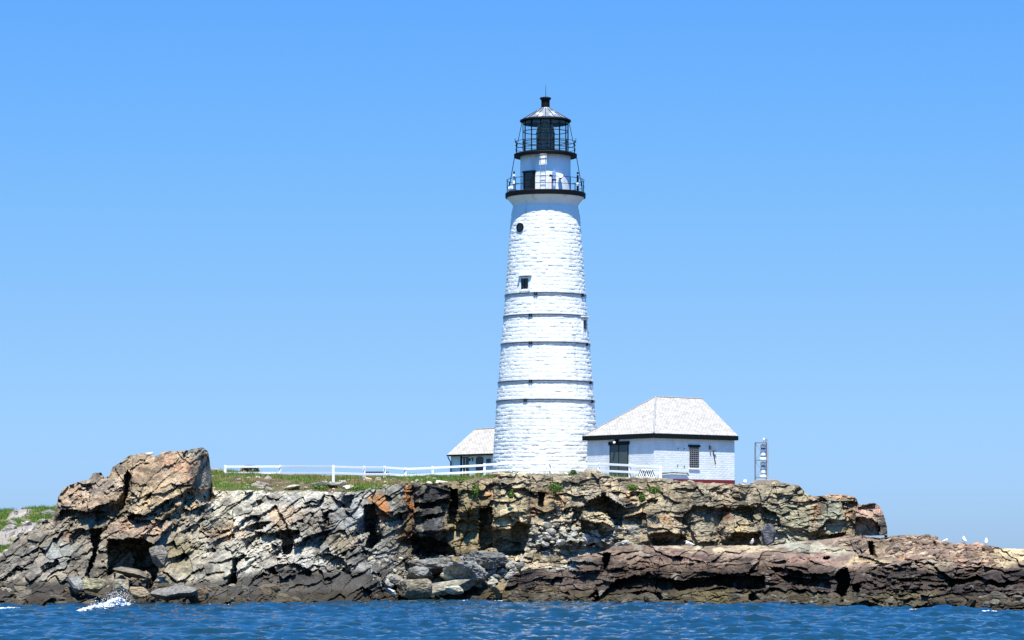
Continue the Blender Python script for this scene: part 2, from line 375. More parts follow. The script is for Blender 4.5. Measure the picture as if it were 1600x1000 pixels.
def sheet(name, pxr, step, nrow, top, bot, Dfun, recs, colfun, seed, amp=1.0, back=None, backn=14, ampmap=None, k=1.0, topn=2.2, wlfun=None, blocks=(), asp=1.0, ref=None):
    px = np.arange(pxr[0], pxr[1]+.01, step); t = np.linspace(0, 1, nrow)
    ty = interp(px, top); by = interp(px, bot)
    ty = ty+topn*fbm(px*.11, 0*px, 0, seed+31, 4, .6)
    PX = np.repeat(px[None], nrow, 0)
    if ref:
        ry = np.maximum(interp(px, ref), ty+4); PY = np.where(t[:, None] < .72, by[None]+(ry-by)[None]*(t[:, None]/.72), ry[None]+(ty-ry)[None]*((t[:, None]-.72)/.28))
    else: PY = by[None]+(ty-by)[None]*t[:, None]
    X = (PX-800)*.0405; S = (HY-PY)*.0405
    wl = wlfun(PX, PY) if wlfun else 0*PX
    h, tint, hue = relief(X, S, wl, amp, seed, k, asp)
    if ampmap is not None: h = h*ampmap(PX, PY)
    WX = PX+6*fbm(PX*.045, PY*.045, 0, seed+11, 4, .6)+1.6*fbm(PX*.4, PY*.4, 0, seed+14, 2)
    WY = PY+5*fbm(PX*.045, PY*.045, 5, seed+12, 4, .6)+1.6*fbm(PX*.4, PY*.4, 5, seed+13, 2)
    D = Dfun(PX, PY)+h
    for (poly, off, tz) in blocks:      # protruding blocks: off metres towards the viewer at the bottom, tz at the top
        ins, tp, bt = poly_mask(WX, WY, poly)
        q = np.clip((PY-tp)/np.maximum(bt-tp, 1), 0, 1)
        x0_, x1_ = min(p[0] for p in poly), max(p[0] for p in poly); sf = np.clip(np.minimum(WX-x0_, x1_-WX)/(4+.16*(x1_-x0_)), 0, 1)**.7
        D = np.where(ins, D-(tz+(off-tz)*q)*sf, D)
    for poly in recs:
        gain = 1.0
        if isinstance(poly[0], (int, float)): gain, poly = poly
        ins, tp, bt = poly_mask(WX, WY, poly)
        hm = np.maximum(bt-tp, 2)*.041
        q = np.clip((PY-tp)/np.maximum(bt-tp, 2), 0, 1)
        Din = Dfun(PX, np.minimum(tp, bt))+.15+gain*(.25+.46*hm)*(1-.35*q)+h*.8
        D = np.where(ins, np.maximum(D, Din), D)
    D = D+.03*fbm(X*9, S*9, 0, seed+9, 2)
    V = np.stack([(PX-800)*D/F, D, CH-(PY-HY)*D/F], -1)
    C = colfun(PX, PY, tint, hue, V)
    rows = [V]; cols = [C]
    if back:                           # roll over the top and away
        blen, drop = back; prev = V[-1]
        ss = np.linspace(0, 1, backn+1)[1:]**1.6
        for s in ss:
            q = prev.copy(); q[:, 1] += blen*s; q[:, 0] += (px-800)*blen*s/F
            q[:, 2] += -drop*s**1.3+.22*fbm(q[:, 0]*.9, q[:, 1]*.9, 0, seed+21, 4)*min(1, s*8)
            rows.append(q[None]); cols.append(C[-1][None])
    V = np.concatenate(rows, 0); C = np.concatenate(cols, 0)
    o = mesh_np(name, V.reshape(-1, 3), grid_quads(V.shape[0], V.shape[1]), M_rock, C.reshape(-1, 3))
    return o, px, rows[0][-1]

def Dgrid(stations, rows, table):
    st = np.array(stations, float); rw = np.array(rows, float); T = np.array(table, float)
    def f(PX, PY):
        i = np.clip(np.searchsorted(st, PX)-1, 0, len(st)-2); a = np.clip((PX-st[i])/(st[i+1]-st[i]), 0, 1)
        j = np.clip(np.searchsorted(rw, PY)-1, 0, len(rw)-2); b = (PY-rw[j])/(rw[j+1]-rw[j]); b = np.clip(b, -.3, 1.3)
        a = a*a*(3-2*a)
        return (T[i, j]*(1-b)+T[i, j+1]*b)*(1-a)+(T[i+1, j]*(1-b)+T[i+1, j+1]*b)*a
    return f
def paint(PX, PY, base, blobs, seed):
    """soft-edged zones of rock colour; blobs = (cx, cy, rx, ry, rgb, strength)"""
    wx = 14*fbm(PX*.05, PY*.05, 0, seed+1, 4); wy = 10*fbm(PX*.05, PY*.05, 4, seed+2, 4)
    nz = fbm(PX*.16, PY*.16, 0, seed+3, 4)
    C = base.copy()
    for (cx, cy, rx, ry, col, st) in blobs:
        d = ((PX+wx-cx)/rx)**2+((PY+wy-cy)/ry)**2
        wgt = smooth(1.25, .55, np.sqrt(d)+nz*.45)*st
        C = C*(1-wgt[..., None])+lin(col)*wgt[..., None]
    return C
def finish(C, PX, PY, tint, hue, V, k=.8, tide=None, seed=0):
    f = 1+.9*tint; C = C*f[..., None]
    C = C*(1+hue[..., None]*np.array([.13, .0, -.15]))
    nz = fbm(V[..., 0]*1.1, V[..., 2]*1.1, V[..., 1]*.6, seed+40, 5, .6)
    C = C*(1-.6*smooth(.02, .4, nz)[..., None])
    n4 = fbm(V[..., 0]*5, V[..., 2]*5, V[..., 1]*2, seed+48, 4, .7); C = C*(1+.55*n4[..., None])                       # dark lichen mottling
    n2 = fbm(V[..., 0]*1.7+30, V[..., 2]*1.7, V[..., 1]*.6, seed+45, 4, .6)
    C = C+(lin((205, 198, 178))-C)*(.32*smooth(.25, .5, n2))[..., None]  # pale weathered patches
    lum = C@np.array([.25, .6, .15]); C = (C*.86+lum[..., None]*.14)*k*np.array([1.03, 1.0, .91])
    if tide is not None: C = tide(C, PX, PY, V)
    return np.clip(C, .004, .75)

# ---- main cliff with the tall outcrop at its left end
CL_TOP = [(-150, 905), (-60, 888), (0, 868), (11, 861), (22, 843), (43, 832), (54, 827), (67, 813), (82, 809), (86, 806), (88, 790), (91, 775), (97, 766), (112, 757), (125, 752), (139, 749),
          (146, 739), (158, 737), (163, 745), (170, 743), (176, 729), (188, 722), (195, 716), (205, 711), (222, 709), (238, 715), (245, 712), (255, 706), (265, 705),
          (300, 703), (315, 699), (320, 701), (325, 706), (328, 722), (330, 745), (333, 765), (345, 768), (380, 766), (440, 768), (480, 766), (520, 769), (560, 768), (590, 764),
          (610, 757), (640, 755), (680, 755), (715, 752), (740, 750), (765, 748), (785, 742), (800, 740), (830, 743), (850, 742), (885, 744), (900, 741), (915, 737),
          (930, 738), (950, 742), (965, 748), (985, 747), (1010, 749), (1030, 751), (1050, 751), (1075, 752), (1100, 754), (1148, 757), (1200, 757), (1225, 757),
          (1248, 758), (1256, 766), (1262, 774), (1272, 776), (1300, 772), (1330, 775), (1338, 779), (1342, 790), (1346, 820), (1352, 850)]
CL_BOT = [(-150, 985), (400, 968), (600, 955), (800, 955), (1352, 915)]
Dcl = Dgrid([-150, 0, 85, 200, 320, 342, 420, 560, 650, 800, 1000, 1200, 1350], [700, 755, 810, 865, 900, 945],
            [[200, 198, 195, 189, 184, 176], [200, 198, 194, 188, 184, 178], [199, 196, 192, 187.5, 183, 178.5], [198, 195.5, 193, 190, 186, 182],
             [200.5, 199.8, 197.2, 193.4, 189.3, 184.5], [206, 205, 199, 194.3, 190, 185], [208, 206.5, 201.5, 197, 193, 188], [209, 207.5, 203, 200, 197.5, 192],
             [208.5, 207.5, 207, 206, 205, 202], [208.5, 207.5, 206.5, 205, 203, 201], [208.5, 208, 206.5, 205.5, 205, 204], [208.5, 208, 206.5, 205.5, 205, 204], [208.5, 208, 206.8, 206, 206, 206]])
_Dcl0 = Dcl
def Dcl(PX, PY):      # the outcrop's right-hand face turns away
    return _Dcl0(PX, PY)+3.0*np.clip((PX-298)/30, 0, 1)*smooth(338, 330, PX)*smooth(778, 764, PY)
REC = [
 [(97, 797), (120, 797), (119, 805), (97, 813), (84, 814), (89, 809)],
 (1.3, [(196, 733), (204, 744), (200, 775), (190, 795), (179, 809), (168, 807), (182, 786), (193, 764), (193, 744)]),
 (1.2, [(166, 844), (224, 840), (238, 851), (243, 876), (241, 898), (226, 892), (205, 903), (182, 893), (170, 899), (171, 870)]),
 (1.2, [(140, 826), (160, 823), (157, 848), (148, 876), (140, 901), (134, 898), (146, 862)]),
 [(104, 840), (120, 828), (146, 826), (140, 837), (120, 845), (109, 853)],
 [(60, 887), (90, 873), (92, 882), (67, 896)],
 (1.2, [(280, 775), (297, 764), (330, 764), (339, 775), (322, 786), (302, 781), (299, 795), (283, 786)]),
 [(224, 806), (243, 798), (269, 784), (266, 781), (241, 792)],
 [(238, 859), (252, 859), (246, 893), (235, 921), (227, 921)],
 [(333, 845), (367, 831), (364, 840), (347, 848), (336, 853)],
 [(377, 842), (406, 836), (398, 846), (385, 859)],
 (1.2, [(416, 835), (442, 827), (466, 827), (473, 840), (460, 846), (453, 866), (441, 866), (440, 846), (424, 838)]),
 [(380, 827), (406, 814), (424, 812), (411, 825), (398, 833)],
 [(390, 791), (401, 786), (406, 781), (411, 786), (401, 796)],
 [(362, 877), (380, 866), (385, 869), (369, 882), (369, 913), (354, 913)],
 [(416, 892), (434, 882), (466, 882), (486, 892), (492, 903), (466, 898), (429, 898)],
 [(499, 866), (515, 864), (533, 872), (549, 892), (546, 898), (528, 892), (507, 879)],
 (1.2, [(567, 791), (583, 786), (590, 804), (596, 822), (593, 846), (580, 856), (570, 853), (577, 830), (551, 838), (554, 822), (564, 809)]),
 [(538, 775), (554, 775), (546, 796), (538, 794), (528, 791)],
 [(502, 800), (512, 798), (516, 818), (508, 822)],
 (1.3, [(702, 762), (712, 762), (715, 785), (715, 822), (700, 820), (697, 800), (705, 782)]),
 (1.2, [(747, 792), (770, 792), (770, 820), (770, 855), (750, 860), (745, 845), (750, 827)]),
 (1.1, [(770, 830), (800, 827), (810, 815), (825, 820), (827, 830), (820, 845), (820, 867), (780, 866), (772, 850)]),
 (1.2, [(645, 845), (672, 840), (690, 845), (712, 857), (715, 870), (665, 868), (642, 864)]),
 (1.25, [(915, 785), (945, 772), (977, 792), (975, 807), (970, 820), (960, 820), (957, 810), (940, 797)]),
 (1.2, [(900, 827), (910, 812), (940, 817), (960, 825), (957, 835), (935, 842), (927, 857), (915, 847), (902, 837)]),
 [(895, 800), (912, 797), (910, 805), (900, 815), (890, 820)],
 (1.3, [(840, 770), (852, 772), (847, 795), (840, 792)]),
 (1.3, [(1015, 837), (1037, 832), (1070, 840), (1087, 852), (1020, 853)]),
 (1.3, [(1122, 851), (1150, 832), (1185, 835), (1190, 853)]),
 (1.2, [(1141, 792), (1170, 790), (1180, 800), (1179, 817), (1162, 807)]),
 [(1052, 809), (1067, 806), (1075, 820), (1072, 822), (1060, 816)],
 (1.4, [(1090, 760), (1102, 775), (1100, 777), (1091, 765)]),
 (1.6, [(1028, 817), (1070, 823), (1050, 821)]),
 (1.3, [(1205, 850), (1240, 850), (1228, 857)]),
 (1.3, [(1276, 840), (1320, 832), (1317, 838), (1280, 846)]),
 [(985, 768), (1003, 770), (1000, 776), (988, 775)], [(1012, 782), (1030, 781), (1028, 786), (1015, 787)],
 [(843, 850), (868, 846), (860, 858), (842, 864)], [(880, 830), (892, 826), (890, 838)], [(660, 806), (690, 800), (700, 806), (670, 812)],
 [(612, 808), (628, 803), (626, 812), (612, 814)], [(648, 786), (700, 780), (704, 787), (650, 794)],
]
BLK = [   # (polygon, protrusion at its foot, at its top)
 ([(90, 790), (130, 752), (176, 735), (192, 745), (190, 770), (165, 800), (122, 797), (95, 797)], 1.6, .2),
 ([(205, 712), (320, 700), (300, 762), (272, 778), (225, 805), (190, 800), (204, 760)], 1.8, .2),
 ([(165, 815), (240, 806), (270, 812), (242, 848), (205, 842), (166, 843)], 2.2, .6),
 ([(380, 790), (460, 778), (456, 826), (416, 834), (378, 826)], 1.2, .1),
 ([(580, 762), (640, 757), (641, 800), (620, 802), (612, 808), (583, 786)], 1.3, .7),
 ([(645, 757), (702, 757), (703, 783), (648, 786)], 1.0, .9), ([(646, 794), (688, 792), (694, 830), (672, 840), (648, 838)], 1.3, .8),
 ([(716, 756), (748, 752), (748, 790), (716, 800)], 1.2, .9), ([(772, 750), (830, 748), (826, 814), (800, 826), (770, 829)], 1.6, 1.0),
 ([(905, 770), (945, 764), (980, 785), (978, 792), (945, 772), (915, 784)], 1.4, .8), ([(913, 798), (940, 798), (958, 812), (960, 824), (940, 816), (908, 811)], 1.6, .8),
 ([(1125, 795), (1160, 806), (1188, 815), (1186, 834), (1150, 831), (1124, 846)], 1.3, .5), ([(1075, 770), (1120, 770), (1122, 845), (1090, 850), (1076, 820)], .9, .4),
 ([(1010, 818), (1072, 822), (1075, 838), (1037, 831), (1014, 835)], 1.2, .7), ([(1275, 785), (1325, 780), (1320, 832), (1275, 838)], 1.0, .5),
]
def tide_dark(C, PX, PY, V):
    z = V[..., 2]+.5*fbm(V[..., 0]*.35, V[..., 2]*.4, 0, 77, 4)
    lim = np.interp(PX, [0, 300, 450, 560, 620, 800, 1600], [1.5, 1.3, 2.0, 1.9, .9, .8, 1.4])
    wgt = smooth(lim+.25, lim-.25, z)[..., None]*.9
    dark = lin((62, 56, 46))*(.7+.5*fbm(V[..., 0]*1.3, V[..., 2]*1.3, 0, 78, 4)[..., None])
    C = C*(1-wgt)+dark*wgt
    w2 = smooth(.75, .3, z)[..., None]*.75
    weed = lin((60, 50, 26))*(.7+.7*fbm(V[..., 0]*2, V[..., 2]*2, 0, 79, 4)[..., None])
    return C*(1-w2)+weed*w2
def cliff_col(PX, PY, tint, hue, V):
    base = np.zeros(PX.shape+(3,)); st = [(-150, (150, 140, 122)), (90, (158, 146, 124)), (260, (164, 150, 124)), (350, (190, 184, 164)), (450, (190, 186, 172)), (560, (162, 160, 150)),
        (640, (120, 112, 96)), (720, (158, 142, 100)), (800, (184, 168, 136)), (900, (176, 164, 138)), (1000, (174, 158, 126)), (1130, (166, 150, 122)), (1250, (166, 158, 128)), (1352, (160, 146, 120))]
    for i in range(3): base[..., i] = np.interp(PX, [s[0] for s in st], [lin(s[1])[i] for s in st])
    C = paint(PX, PY, base, [
        (135, 775, 60, 34, (184, 158, 128), .8), (255, 745, 75, 48, (194, 164, 126), .85), (245, 780, 70, 30, (198, 174, 130), .7), (280, 725, 30, 12, (204, 150, 112), .5), (300, 750, 16, 14, (206, 146, 108), .5), (150, 760, 40, 16, (176, 160, 142), .6), (312, 745, 12, 40, (134, 126, 110), .9),
        (215, 825, 55, 14, (206, 168, 136), .7), (110, 834, 18, 6, (186, 128, 88), .4), (95, 865, 40, 22, (160, 162, 152), .8), (40, 880, 45, 28, (140, 134, 122), .7), (140, 885, 50, 28, (122, 112, 92), .6),
        (150, 915, 18, 12, (170, 156, 92), .8), (370, 790, 50, 25, (196, 190, 168), .7), (445, 805, 28, 22, (200, 172, 136), .8), (350, 830, 30, 14, (198, 164, 124), .7), (285, 870, 25, 35, (140, 130, 84), .6),
        (430, 768, 110, 8, (206, 200, 180), .8), (495, 822, 40, 26, (120, 112, 98), .8), (535, 848, 28, 16, (172, 156, 122), .8), (550, 800, 30, 30, (168, 172, 172), .7), (570, 870, 22, 16, (142, 142, 136), .7),
        (600, 800, 8, 26, (196, 122, 58), .85), (596, 782, 9, 7, (172, 124, 76), .6), (640, 782, 5, 30, (196, 124, 56), .85), (632, 790, 4, 26, (150, 116, 76), .6), (618, 775, 14, 22, (150, 148, 130), .8), (632, 830, 12, 22, (128, 92, 44), .8), (610, 825, 16, 16, (136, 132, 112), .7), (597, 792, 8, 18, (188, 122, 54), .9), (640, 778, 5, 22, (192, 126, 52), .9), (588, 775, 8, 8, (196, 140, 60), .7),
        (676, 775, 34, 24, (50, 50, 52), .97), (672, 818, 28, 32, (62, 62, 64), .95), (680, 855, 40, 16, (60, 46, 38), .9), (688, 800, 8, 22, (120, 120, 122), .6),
        (735, 815, 26, 45, (150, 132, 84), .8), (765, 772, 7, 11, (180, 124, 80), .7), (742, 770, 12, 16, (120, 130, 60), .3), (800, 790, 35, 35, (204, 186, 138), .8), (860, 785, 25, 22, (186, 150, 96), .7), (835, 800, 8, 12, (190, 110, 70), .5),
        (860, 848, 42, 20, (168, 170, 162), .85), (905, 840, 25, 25, (164, 168, 160), .8), (925, 800, 25, 12, (196, 182, 138), .7), (940, 850, 40, 16, (166, 168, 158), .8), (985, 785, 6, 17, (196, 144, 90), .8), (995, 800, 12, 14, (192, 156, 104), .6),
        (960, 785, 25, 10, (128, 136, 140), .5), (1040, 790, 20, 14, (188, 178, 148), .5), (1040, 812, 12, 12, (186, 138, 88), .6), (1100, 800, 25, 40, (150, 144, 120), .7), (1135, 800, 8, 14, (204, 136, 88), .7), (1150, 822, 25, 10, (190, 170, 122), .7),
        (1200, 835, 14, 18, (122, 122, 124), .8), (1225, 815, 35, 30, (152, 148, 120), .7), (1300, 810, 26, 26, (172, 176, 150), .8), (1295, 776, 50, 5, (192, 148, 112), .8), (1275, 800, 5, 30, (188, 142, 100), .7), (1328, 800, 8, 20, (190, 150, 108), .7),
        (1225, 840, 18, 10, (176, 182, 166), .7), (720, 905, 160, 14, (150, 140, 112), .6)], 400)
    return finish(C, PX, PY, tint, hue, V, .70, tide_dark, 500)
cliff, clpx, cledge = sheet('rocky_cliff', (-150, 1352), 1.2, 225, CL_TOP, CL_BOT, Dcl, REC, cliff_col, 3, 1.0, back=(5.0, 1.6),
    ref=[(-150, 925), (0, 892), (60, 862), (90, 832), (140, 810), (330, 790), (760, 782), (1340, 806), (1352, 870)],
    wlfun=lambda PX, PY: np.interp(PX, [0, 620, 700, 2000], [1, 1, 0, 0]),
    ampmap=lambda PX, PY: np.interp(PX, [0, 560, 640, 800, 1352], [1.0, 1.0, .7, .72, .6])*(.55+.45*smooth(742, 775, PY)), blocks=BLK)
tag(cliff, kind='structure')

# ---- reddish shelf and low rocks at the right, in front of the cliff
SH_TOP = [(785, 925), (800, 900), (815, 892), (845, 888), (885, 884), (889, 873), (905, 869), (945, 862), (957, 853), (1000, 852), (1040, 853), (1100, 854), (1130, 852), (1200, 853),
          (1225, 850), (1240, 846), (1290, 843), (1325, 837), (1350, 838), (1385, 841), (1390, 839), (1400, 837), (1440, 836), (1463, 838), (1468, 845), (1490, 849), (1515, 850), (1545, 852), (1566, 857), (1600, 858), (1660, 862), (1700, 872), (1730, 900), (1750, 950)]
SH_BOT = [(785, 960), (1000, 965), (1300, 972), (1750, 990)]
Dsh = Dgrid([785, 860, 960, 1100, 1250, 1330, 1450, 1600, 1750], [835, 853, 870, 885, 915, 955],
            [[202, 201, 200, 199, 197, 192], [198, 196, 194.5, 193, 191, 187], [197, 193, 190.5, 189.5, 188.5, 184], [198, 192, 188.5, 187.5, 186.5, 182],
             [197, 193.5, 186, 184.5, 182.5, 177], [196.5, 194, 188, 183, 179.5, 174], [192, 187, 181, 177, 173.5, 168], [190, 186, 177, 172.5, 168, 161], [188, 184, 174, 169, 164, 157]])
RSH = [
 (1.35, [(1050, 907), (1125, 900), (1192, 897), (1194, 920), (1155, 922), (1120, 917), (1062, 922), (1045, 915)]),
 (1.2, [(1000, 925), (1027, 925), (1035, 935), (1000, 942)]), (1.2, [(944, 862), (955, 862), (950, 892), (937, 892)]),
 (1.2, [(977, 925), (1010, 922), (1032, 925), (1035, 937), (990, 935)]), (1.2, [(920, 932), (937, 920), (940, 941), (920, 941)]),
 (1.3, [(1301, 900), (1326, 886), (1329, 905), (1322, 928), (1313, 941), (1303, 928), (1306, 912)]), [(1205, 886), (1241, 889), (1237, 895), (1211, 895)],
 (1.2, [(1170, 927), (1200, 932), (1197, 946), (1170, 946)]), (1.2, [(1451, 914), (1482, 915), (1480, 922), (1459, 920)]), [(1552, 911), (1577, 913), (1571, 919), (1554, 917)],
 (1.2, [(1457, 940), (1472, 945), (1504, 947), (1512, 943), (1502, 955), (1459, 953)]), [(1565, 894), (1600, 903), (1600, 907), (1571, 900)],
 (1.5, [(1409, 871), (1427, 873), (1419, 877)]), (1.4, [(1356, 845), (1365, 847), (1370, 868), (1361, 866)]), (1.3, [(1342, 856), (1352, 863), (1347, 866)]),
 (1.2, [(1329, 912), (1347, 914), (1342, 928), (1333, 925)]), (1.4, [(1457, 846), (1466, 850), (1459, 856)]), (1.2, [(1215, 900), (1295, 905), (1298, 920), (1240, 915)]),
 (1.2, [(810, 888), (840, 887), (835, 891), (812, 893)]), [(960, 905), (980, 902), (978, 910), (962, 912)], (1.3, [(1288, 868), (1300, 869), (1296, 873), (1288, 872)]),
 [(1410, 850), (1420, 852), (1412, 866), (1407, 864)], [(1400, 905), (1440, 903), (1436, 909), (1404, 911)], [(1520, 915), (1545, 913), (1540, 920)],
]
BSH = [([(1330, 842), (1360, 842), (1395, 872), (1393, 880), (1340, 868)], 1.5, .3), ([(1000, 880), (1190, 878), (1192, 898), (1050, 907), (1000, 900)], 1.2, .8),
       ([(1200, 856), (1300, 860), (1326, 882), (1300, 900), (1200, 884)], 1.0, .5), ([(890, 874), (940, 866), (936, 892), (890, 893)], .8, .6)]
def shelf_col(PX, PY, tint, hue, V):
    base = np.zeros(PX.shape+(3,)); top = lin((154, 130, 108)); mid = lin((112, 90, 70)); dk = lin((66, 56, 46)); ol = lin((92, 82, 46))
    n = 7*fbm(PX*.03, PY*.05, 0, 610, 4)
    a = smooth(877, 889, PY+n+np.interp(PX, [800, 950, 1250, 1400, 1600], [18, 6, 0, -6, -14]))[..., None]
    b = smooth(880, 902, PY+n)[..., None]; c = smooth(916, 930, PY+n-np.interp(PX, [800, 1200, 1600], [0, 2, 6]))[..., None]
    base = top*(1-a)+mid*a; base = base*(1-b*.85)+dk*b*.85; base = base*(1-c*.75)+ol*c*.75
    C = paint(PX, PY, base, [
        (860, 880, 60, 9, (182, 182, 168), .9), (1150, 858, 110, 6, (208, 186, 146), .85), (1290, 858, 50, 8, (182, 176, 146), .8), (1240, 852, 40, 8, (176, 178, 156), .7), (900, 905, 70, 16, (116, 98, 84), .8), (1060, 872, 40, 7, (172, 130, 110), .5),
        (1270, 874, 50, 10, (166, 128, 110), .6), (1370, 860, 28, 14, (168, 142, 104), .8), (1350, 876, 40, 6, (214, 184, 132), .9), (1430, 852, 35, 14, (166, 138, 110), .7), (1415, 868, 14, 8, (208, 150, 92), .7),
        (1500, 872, 36, 14, (174, 138, 116), .6), (1570, 870, 45, 16, (216, 192, 142), .9), (1600, 862, 60, 10, (222, 198, 150), .9), (1470, 880, 30, 10, (170, 158, 124), .6),
        (1110, 930, 70, 10, (112, 100, 54), .7), (1430, 938, 70, 14, (98, 88, 50), .8), (1250, 935, 60, 10, (84, 76, 42), .7), (880, 928, 60, 10, (96, 82, 46), .7), (1560, 925, 40, 14, (104, 92, 78), .6)], 640)
    return finish(C, PX, PY, tint, hue, V, .66, None, 700)
shelf, shpx, shedge = sheet('rock_shelf', (785, 1750), 1.2, 150, SH_TOP, SH_BOT, Dsh, RSH, shelf_col, 40, 1.25, back=(14.0, .9), topn=1.3, backn=20,
    wlfun=lambda PX, PY: 0*PX, k=.7, asp=1.35, ampmap=lambda PX, PY: np.interp(PX, [785, 1330, 1400, 1600], [.8, .8, 1.5, 1.3])*(np.interp(PX, [1300, 1400], [.45, 1])+np.interp(PX, [1300, 1400], [.55, 0])*smooth(853, 866, PY)), blocks=BSH)
tag(shelf, kind='structure')

# ---- ground behind the cliff edge
EDY = np.array([interp(p, CL_TOP) for p in clpx])
G_CREST = [(-150, 800), (300, 757), (335, 739), (352, 739), (400, 741), (440, 744), (521, 746), (600, 747), (700, 748), (757, 746), (800, 742), (935, 742), (950, 745), (1020, 749), (1060, 753), (1148, 759), (1200, 754), (1240, 757), (1262, 775), (1352, 790)]
GD = [(-150, 222), (330, 224), (760, 225), (930, 226), (960, 220), (1040, 216), (1150, 216), (1352, 213)]
gpx = np.arange(329, 1345, 2.0)
eX = interp(gpx, np.stack([clpx, cledge[:, 1]], 1)); eZ = np.interp(gpx, clpx, cledge[:, 2])
def smooth1(a, k):
    ker = np.ones(k)/k; return np.convolve(np.pad(a, k//2, mode='edge'), ker, 'valid')[:len(a)]
eDs = smooth1(eX, 9); 
Zs = np.minimum(smooth1(eZ, 9), eZ)-.12
cy = interp(gpx, G_CREST); cd = interp(gpx, GD); cz = CH-(cy-HY)*cd/F
rows = []; gc = []
for s in np.linspace(0, 1, 46):
    D = (eDs+.5)*(1-s)+cd*s; z = Zs*(1-s)+cz*s+.22*np.sin(math.pi*s)*(cz-Zs)
    x = (gpx-800)*D/F; z = z+.07*fbm(x*1.1, D*1.1, 0, 801, 4)
    rows.append(np.stack([x, D, z], -1))
for s in np.linspace(0, 1, 26)[1:]:
    D = cd+s*s*70+0*cd; x = (gpx-800)*(cd+s*4)/F; z = cz-.02-.25*s+.05*fbm(x*.8, D*.8, 0, 801, 3)-np.maximum(0, D-245)*.16
    rows.append(np.stack([x, D, z], -1))
GV = np.array(rows)
nz = fbm(GV[..., 0]*.5, GV[..., 1]*.8, 0, 810, 5); n2 = fbm(GV[..., 0]*1.8, GV[..., 1]*1.8, 0, 815, 4)
gpxx = np.repeat(gpx[None], GV.shape[0], 0); srow = np.linspace(0, GV.shape[0]/46., GV.shape[0])[:, None]+0*gpxx
green = lin((104, 122, 48)); brown = lin((128, 104, 74)); stone = lin((170, 158, 132))
gm = smooth(-.1, .15, nz+.5*(srow-.20))*np.interp(gpxx, [329, 700, 760, 900], [1, 1, .5, .25])
GC = brown*(1-gm[..., None])+green*gm[..., None]
GC = GC*(.72+.5*n2[..., None])
rk = smooth(-.05, .2, n2+np.interp(gpxx, [329, 760, 820, 900], [-.4, -.3, .1, .3]))[..., None]
GC = np.clip(GC*(1-rk)+stone*rk*(.8+.4*nz[..., None]), .01, .7)*.66
ground = mesh_np('island_ground', GV.reshape(-1, 3), grid_quads(*GV.shape[:2]), M_ground, GC.reshape(-1, 3)); tag(ground, kind='structure')
def ground_z(x, D):
    p = x*F/D+800; i = int(np.clip(np.searchsorted(gpx, p), 0, len(gpx)-1)); c = GV[:, i]; return float(np.interp(D, c[:, 1], c[:, 2]))

# grassy hill at the far left, behind the rocks
hp = np.arange(-200, 340, 2.0); HT = [(-200, 812), (0, 799), (40, 796), (85, 792), (200, 775), (340, 766)]
hr = []; hcx = []
HD0, HD1 = 198.0, 238.0
for s in np.linspace(0, 1, 90):
    D = HD0+(HD1-HD0)*s; ty = interp(hp, HT); zt = CH-(ty-HY)*HD1/F; z0 = np.interp(hp, [-200, 0, 80, 340], [.6, 1.6, 2.6, 4.0])
    x = (hp-800)*D/F; z = z0+(zt-z0)*(1.15*s-.15*s*s)
    q = fbm(x*.28, D*.16, 0, 830, 4); rr = smooth(-.02, .12, q-.28*(s-.55)-.10)*smooth(1.0, .86, s)*np.clip(1.2-.2*s, 0, 1)
    DU, DV, e, r = cells(x*.8, D*.5+0*x, 833)
    z = z+rr*(.12+.3*r[0]-.2*(e < .08))+.05*fbm(x*2, D*2, 0, 835, 3)
    hr.append(np.stack([x, D+0*x, z], -1)); g = lin((96, 118, 44))*(.75+.5*fbm(x*1.2, D*1.2, 0, 836, 3)[..., None]); st = lin((158, 149, 136))*(.75+.4*r[1][..., None])
    br = smooth(.1, .3, fbm(x*.9, D*.6, 2, 838, 3))[..., None]*.6; g = g*(1-br)+lin((140, 116, 72))*br
    hcx.append(g*(1-rr[..., None])+st*rr[..., None])
for s in np.linspace(0, 1, 8)[1:]:
    q = hr[89].copy(); q[:, 1] += 60*s; q[:, 2] -= 7*s*s; hr.append(q); hcx.append(hcx[89])
HV = np.array(hr); hill = mesh_np('grassy_hill', HV.reshape(-1, 3), grid_quads(*HV.shape[:2]), M_ground, np.clip(np.array(hcx).reshape(-1, 3)*.85, .01, .6)); tag(hill, kind='structure')

# ------------------------------------------------------------------ grass blades
def blades(name, pts, hgt, width, cols, seed):
    rng = np.random.RandomState(seed); n = len(pts); a = rng.rand(n)*6.283; h = hgt*(.5+rng.rand(n)); lean = (rng.rand(n, 2)-.5)*.9*h[:, None]
    d = np.stack([np.cos(a), np.sin(a), 0*a], 1)*(width*(.6+.8*rng.rand(n)))[:, None]
    up = np.zeros((n, 3)); up[:, 2] = h; up[:, :2] = lean
    base = pts-np.array([0, 0, .03]); V = np.stack([base-d, base+d, base+up], 1).reshape(-1, 3)
    Fc = np.arange(n*3).reshape(-1, 3)
    C = np.repeat(cols*(.7+.6*rng.rand(n, 1)), 3, 0)
    o = mesh_np(name, V, Fc, M_grass, np.clip(C, 0, .7)); return tag(o, kind='stuff')
rng = np.random.RandomState(4)
r_i = rng.randint(0, 50, 150000); c_i = rng.randint(0, len(gpx)-1, 150000)
pts = GV[r_i, c_i]+rng.randn(150000, 3)*np.array([.05, .15, 0]); msk = gm[r_i, c_i]*(1-rk[..., 0][r_i, c_i])
keep = (rng.rand(150000) < msk*.9+.04) & (gpx[c_i] < 800) | ((rng.rand(150000) < .03) & (gpx[c_i] >= 800) & (gpx[c_i] < 1040))
pts = pts[keep]; nn = fbm(pts[:, 0]*.4, pts[:, 1]*.4, 0, 850, 3)[:, None]
tuft = smooth(.0, .3, fbm(pts[:, 0]*1.3, pts[:, 1]*1.3, 0, 852, 3))
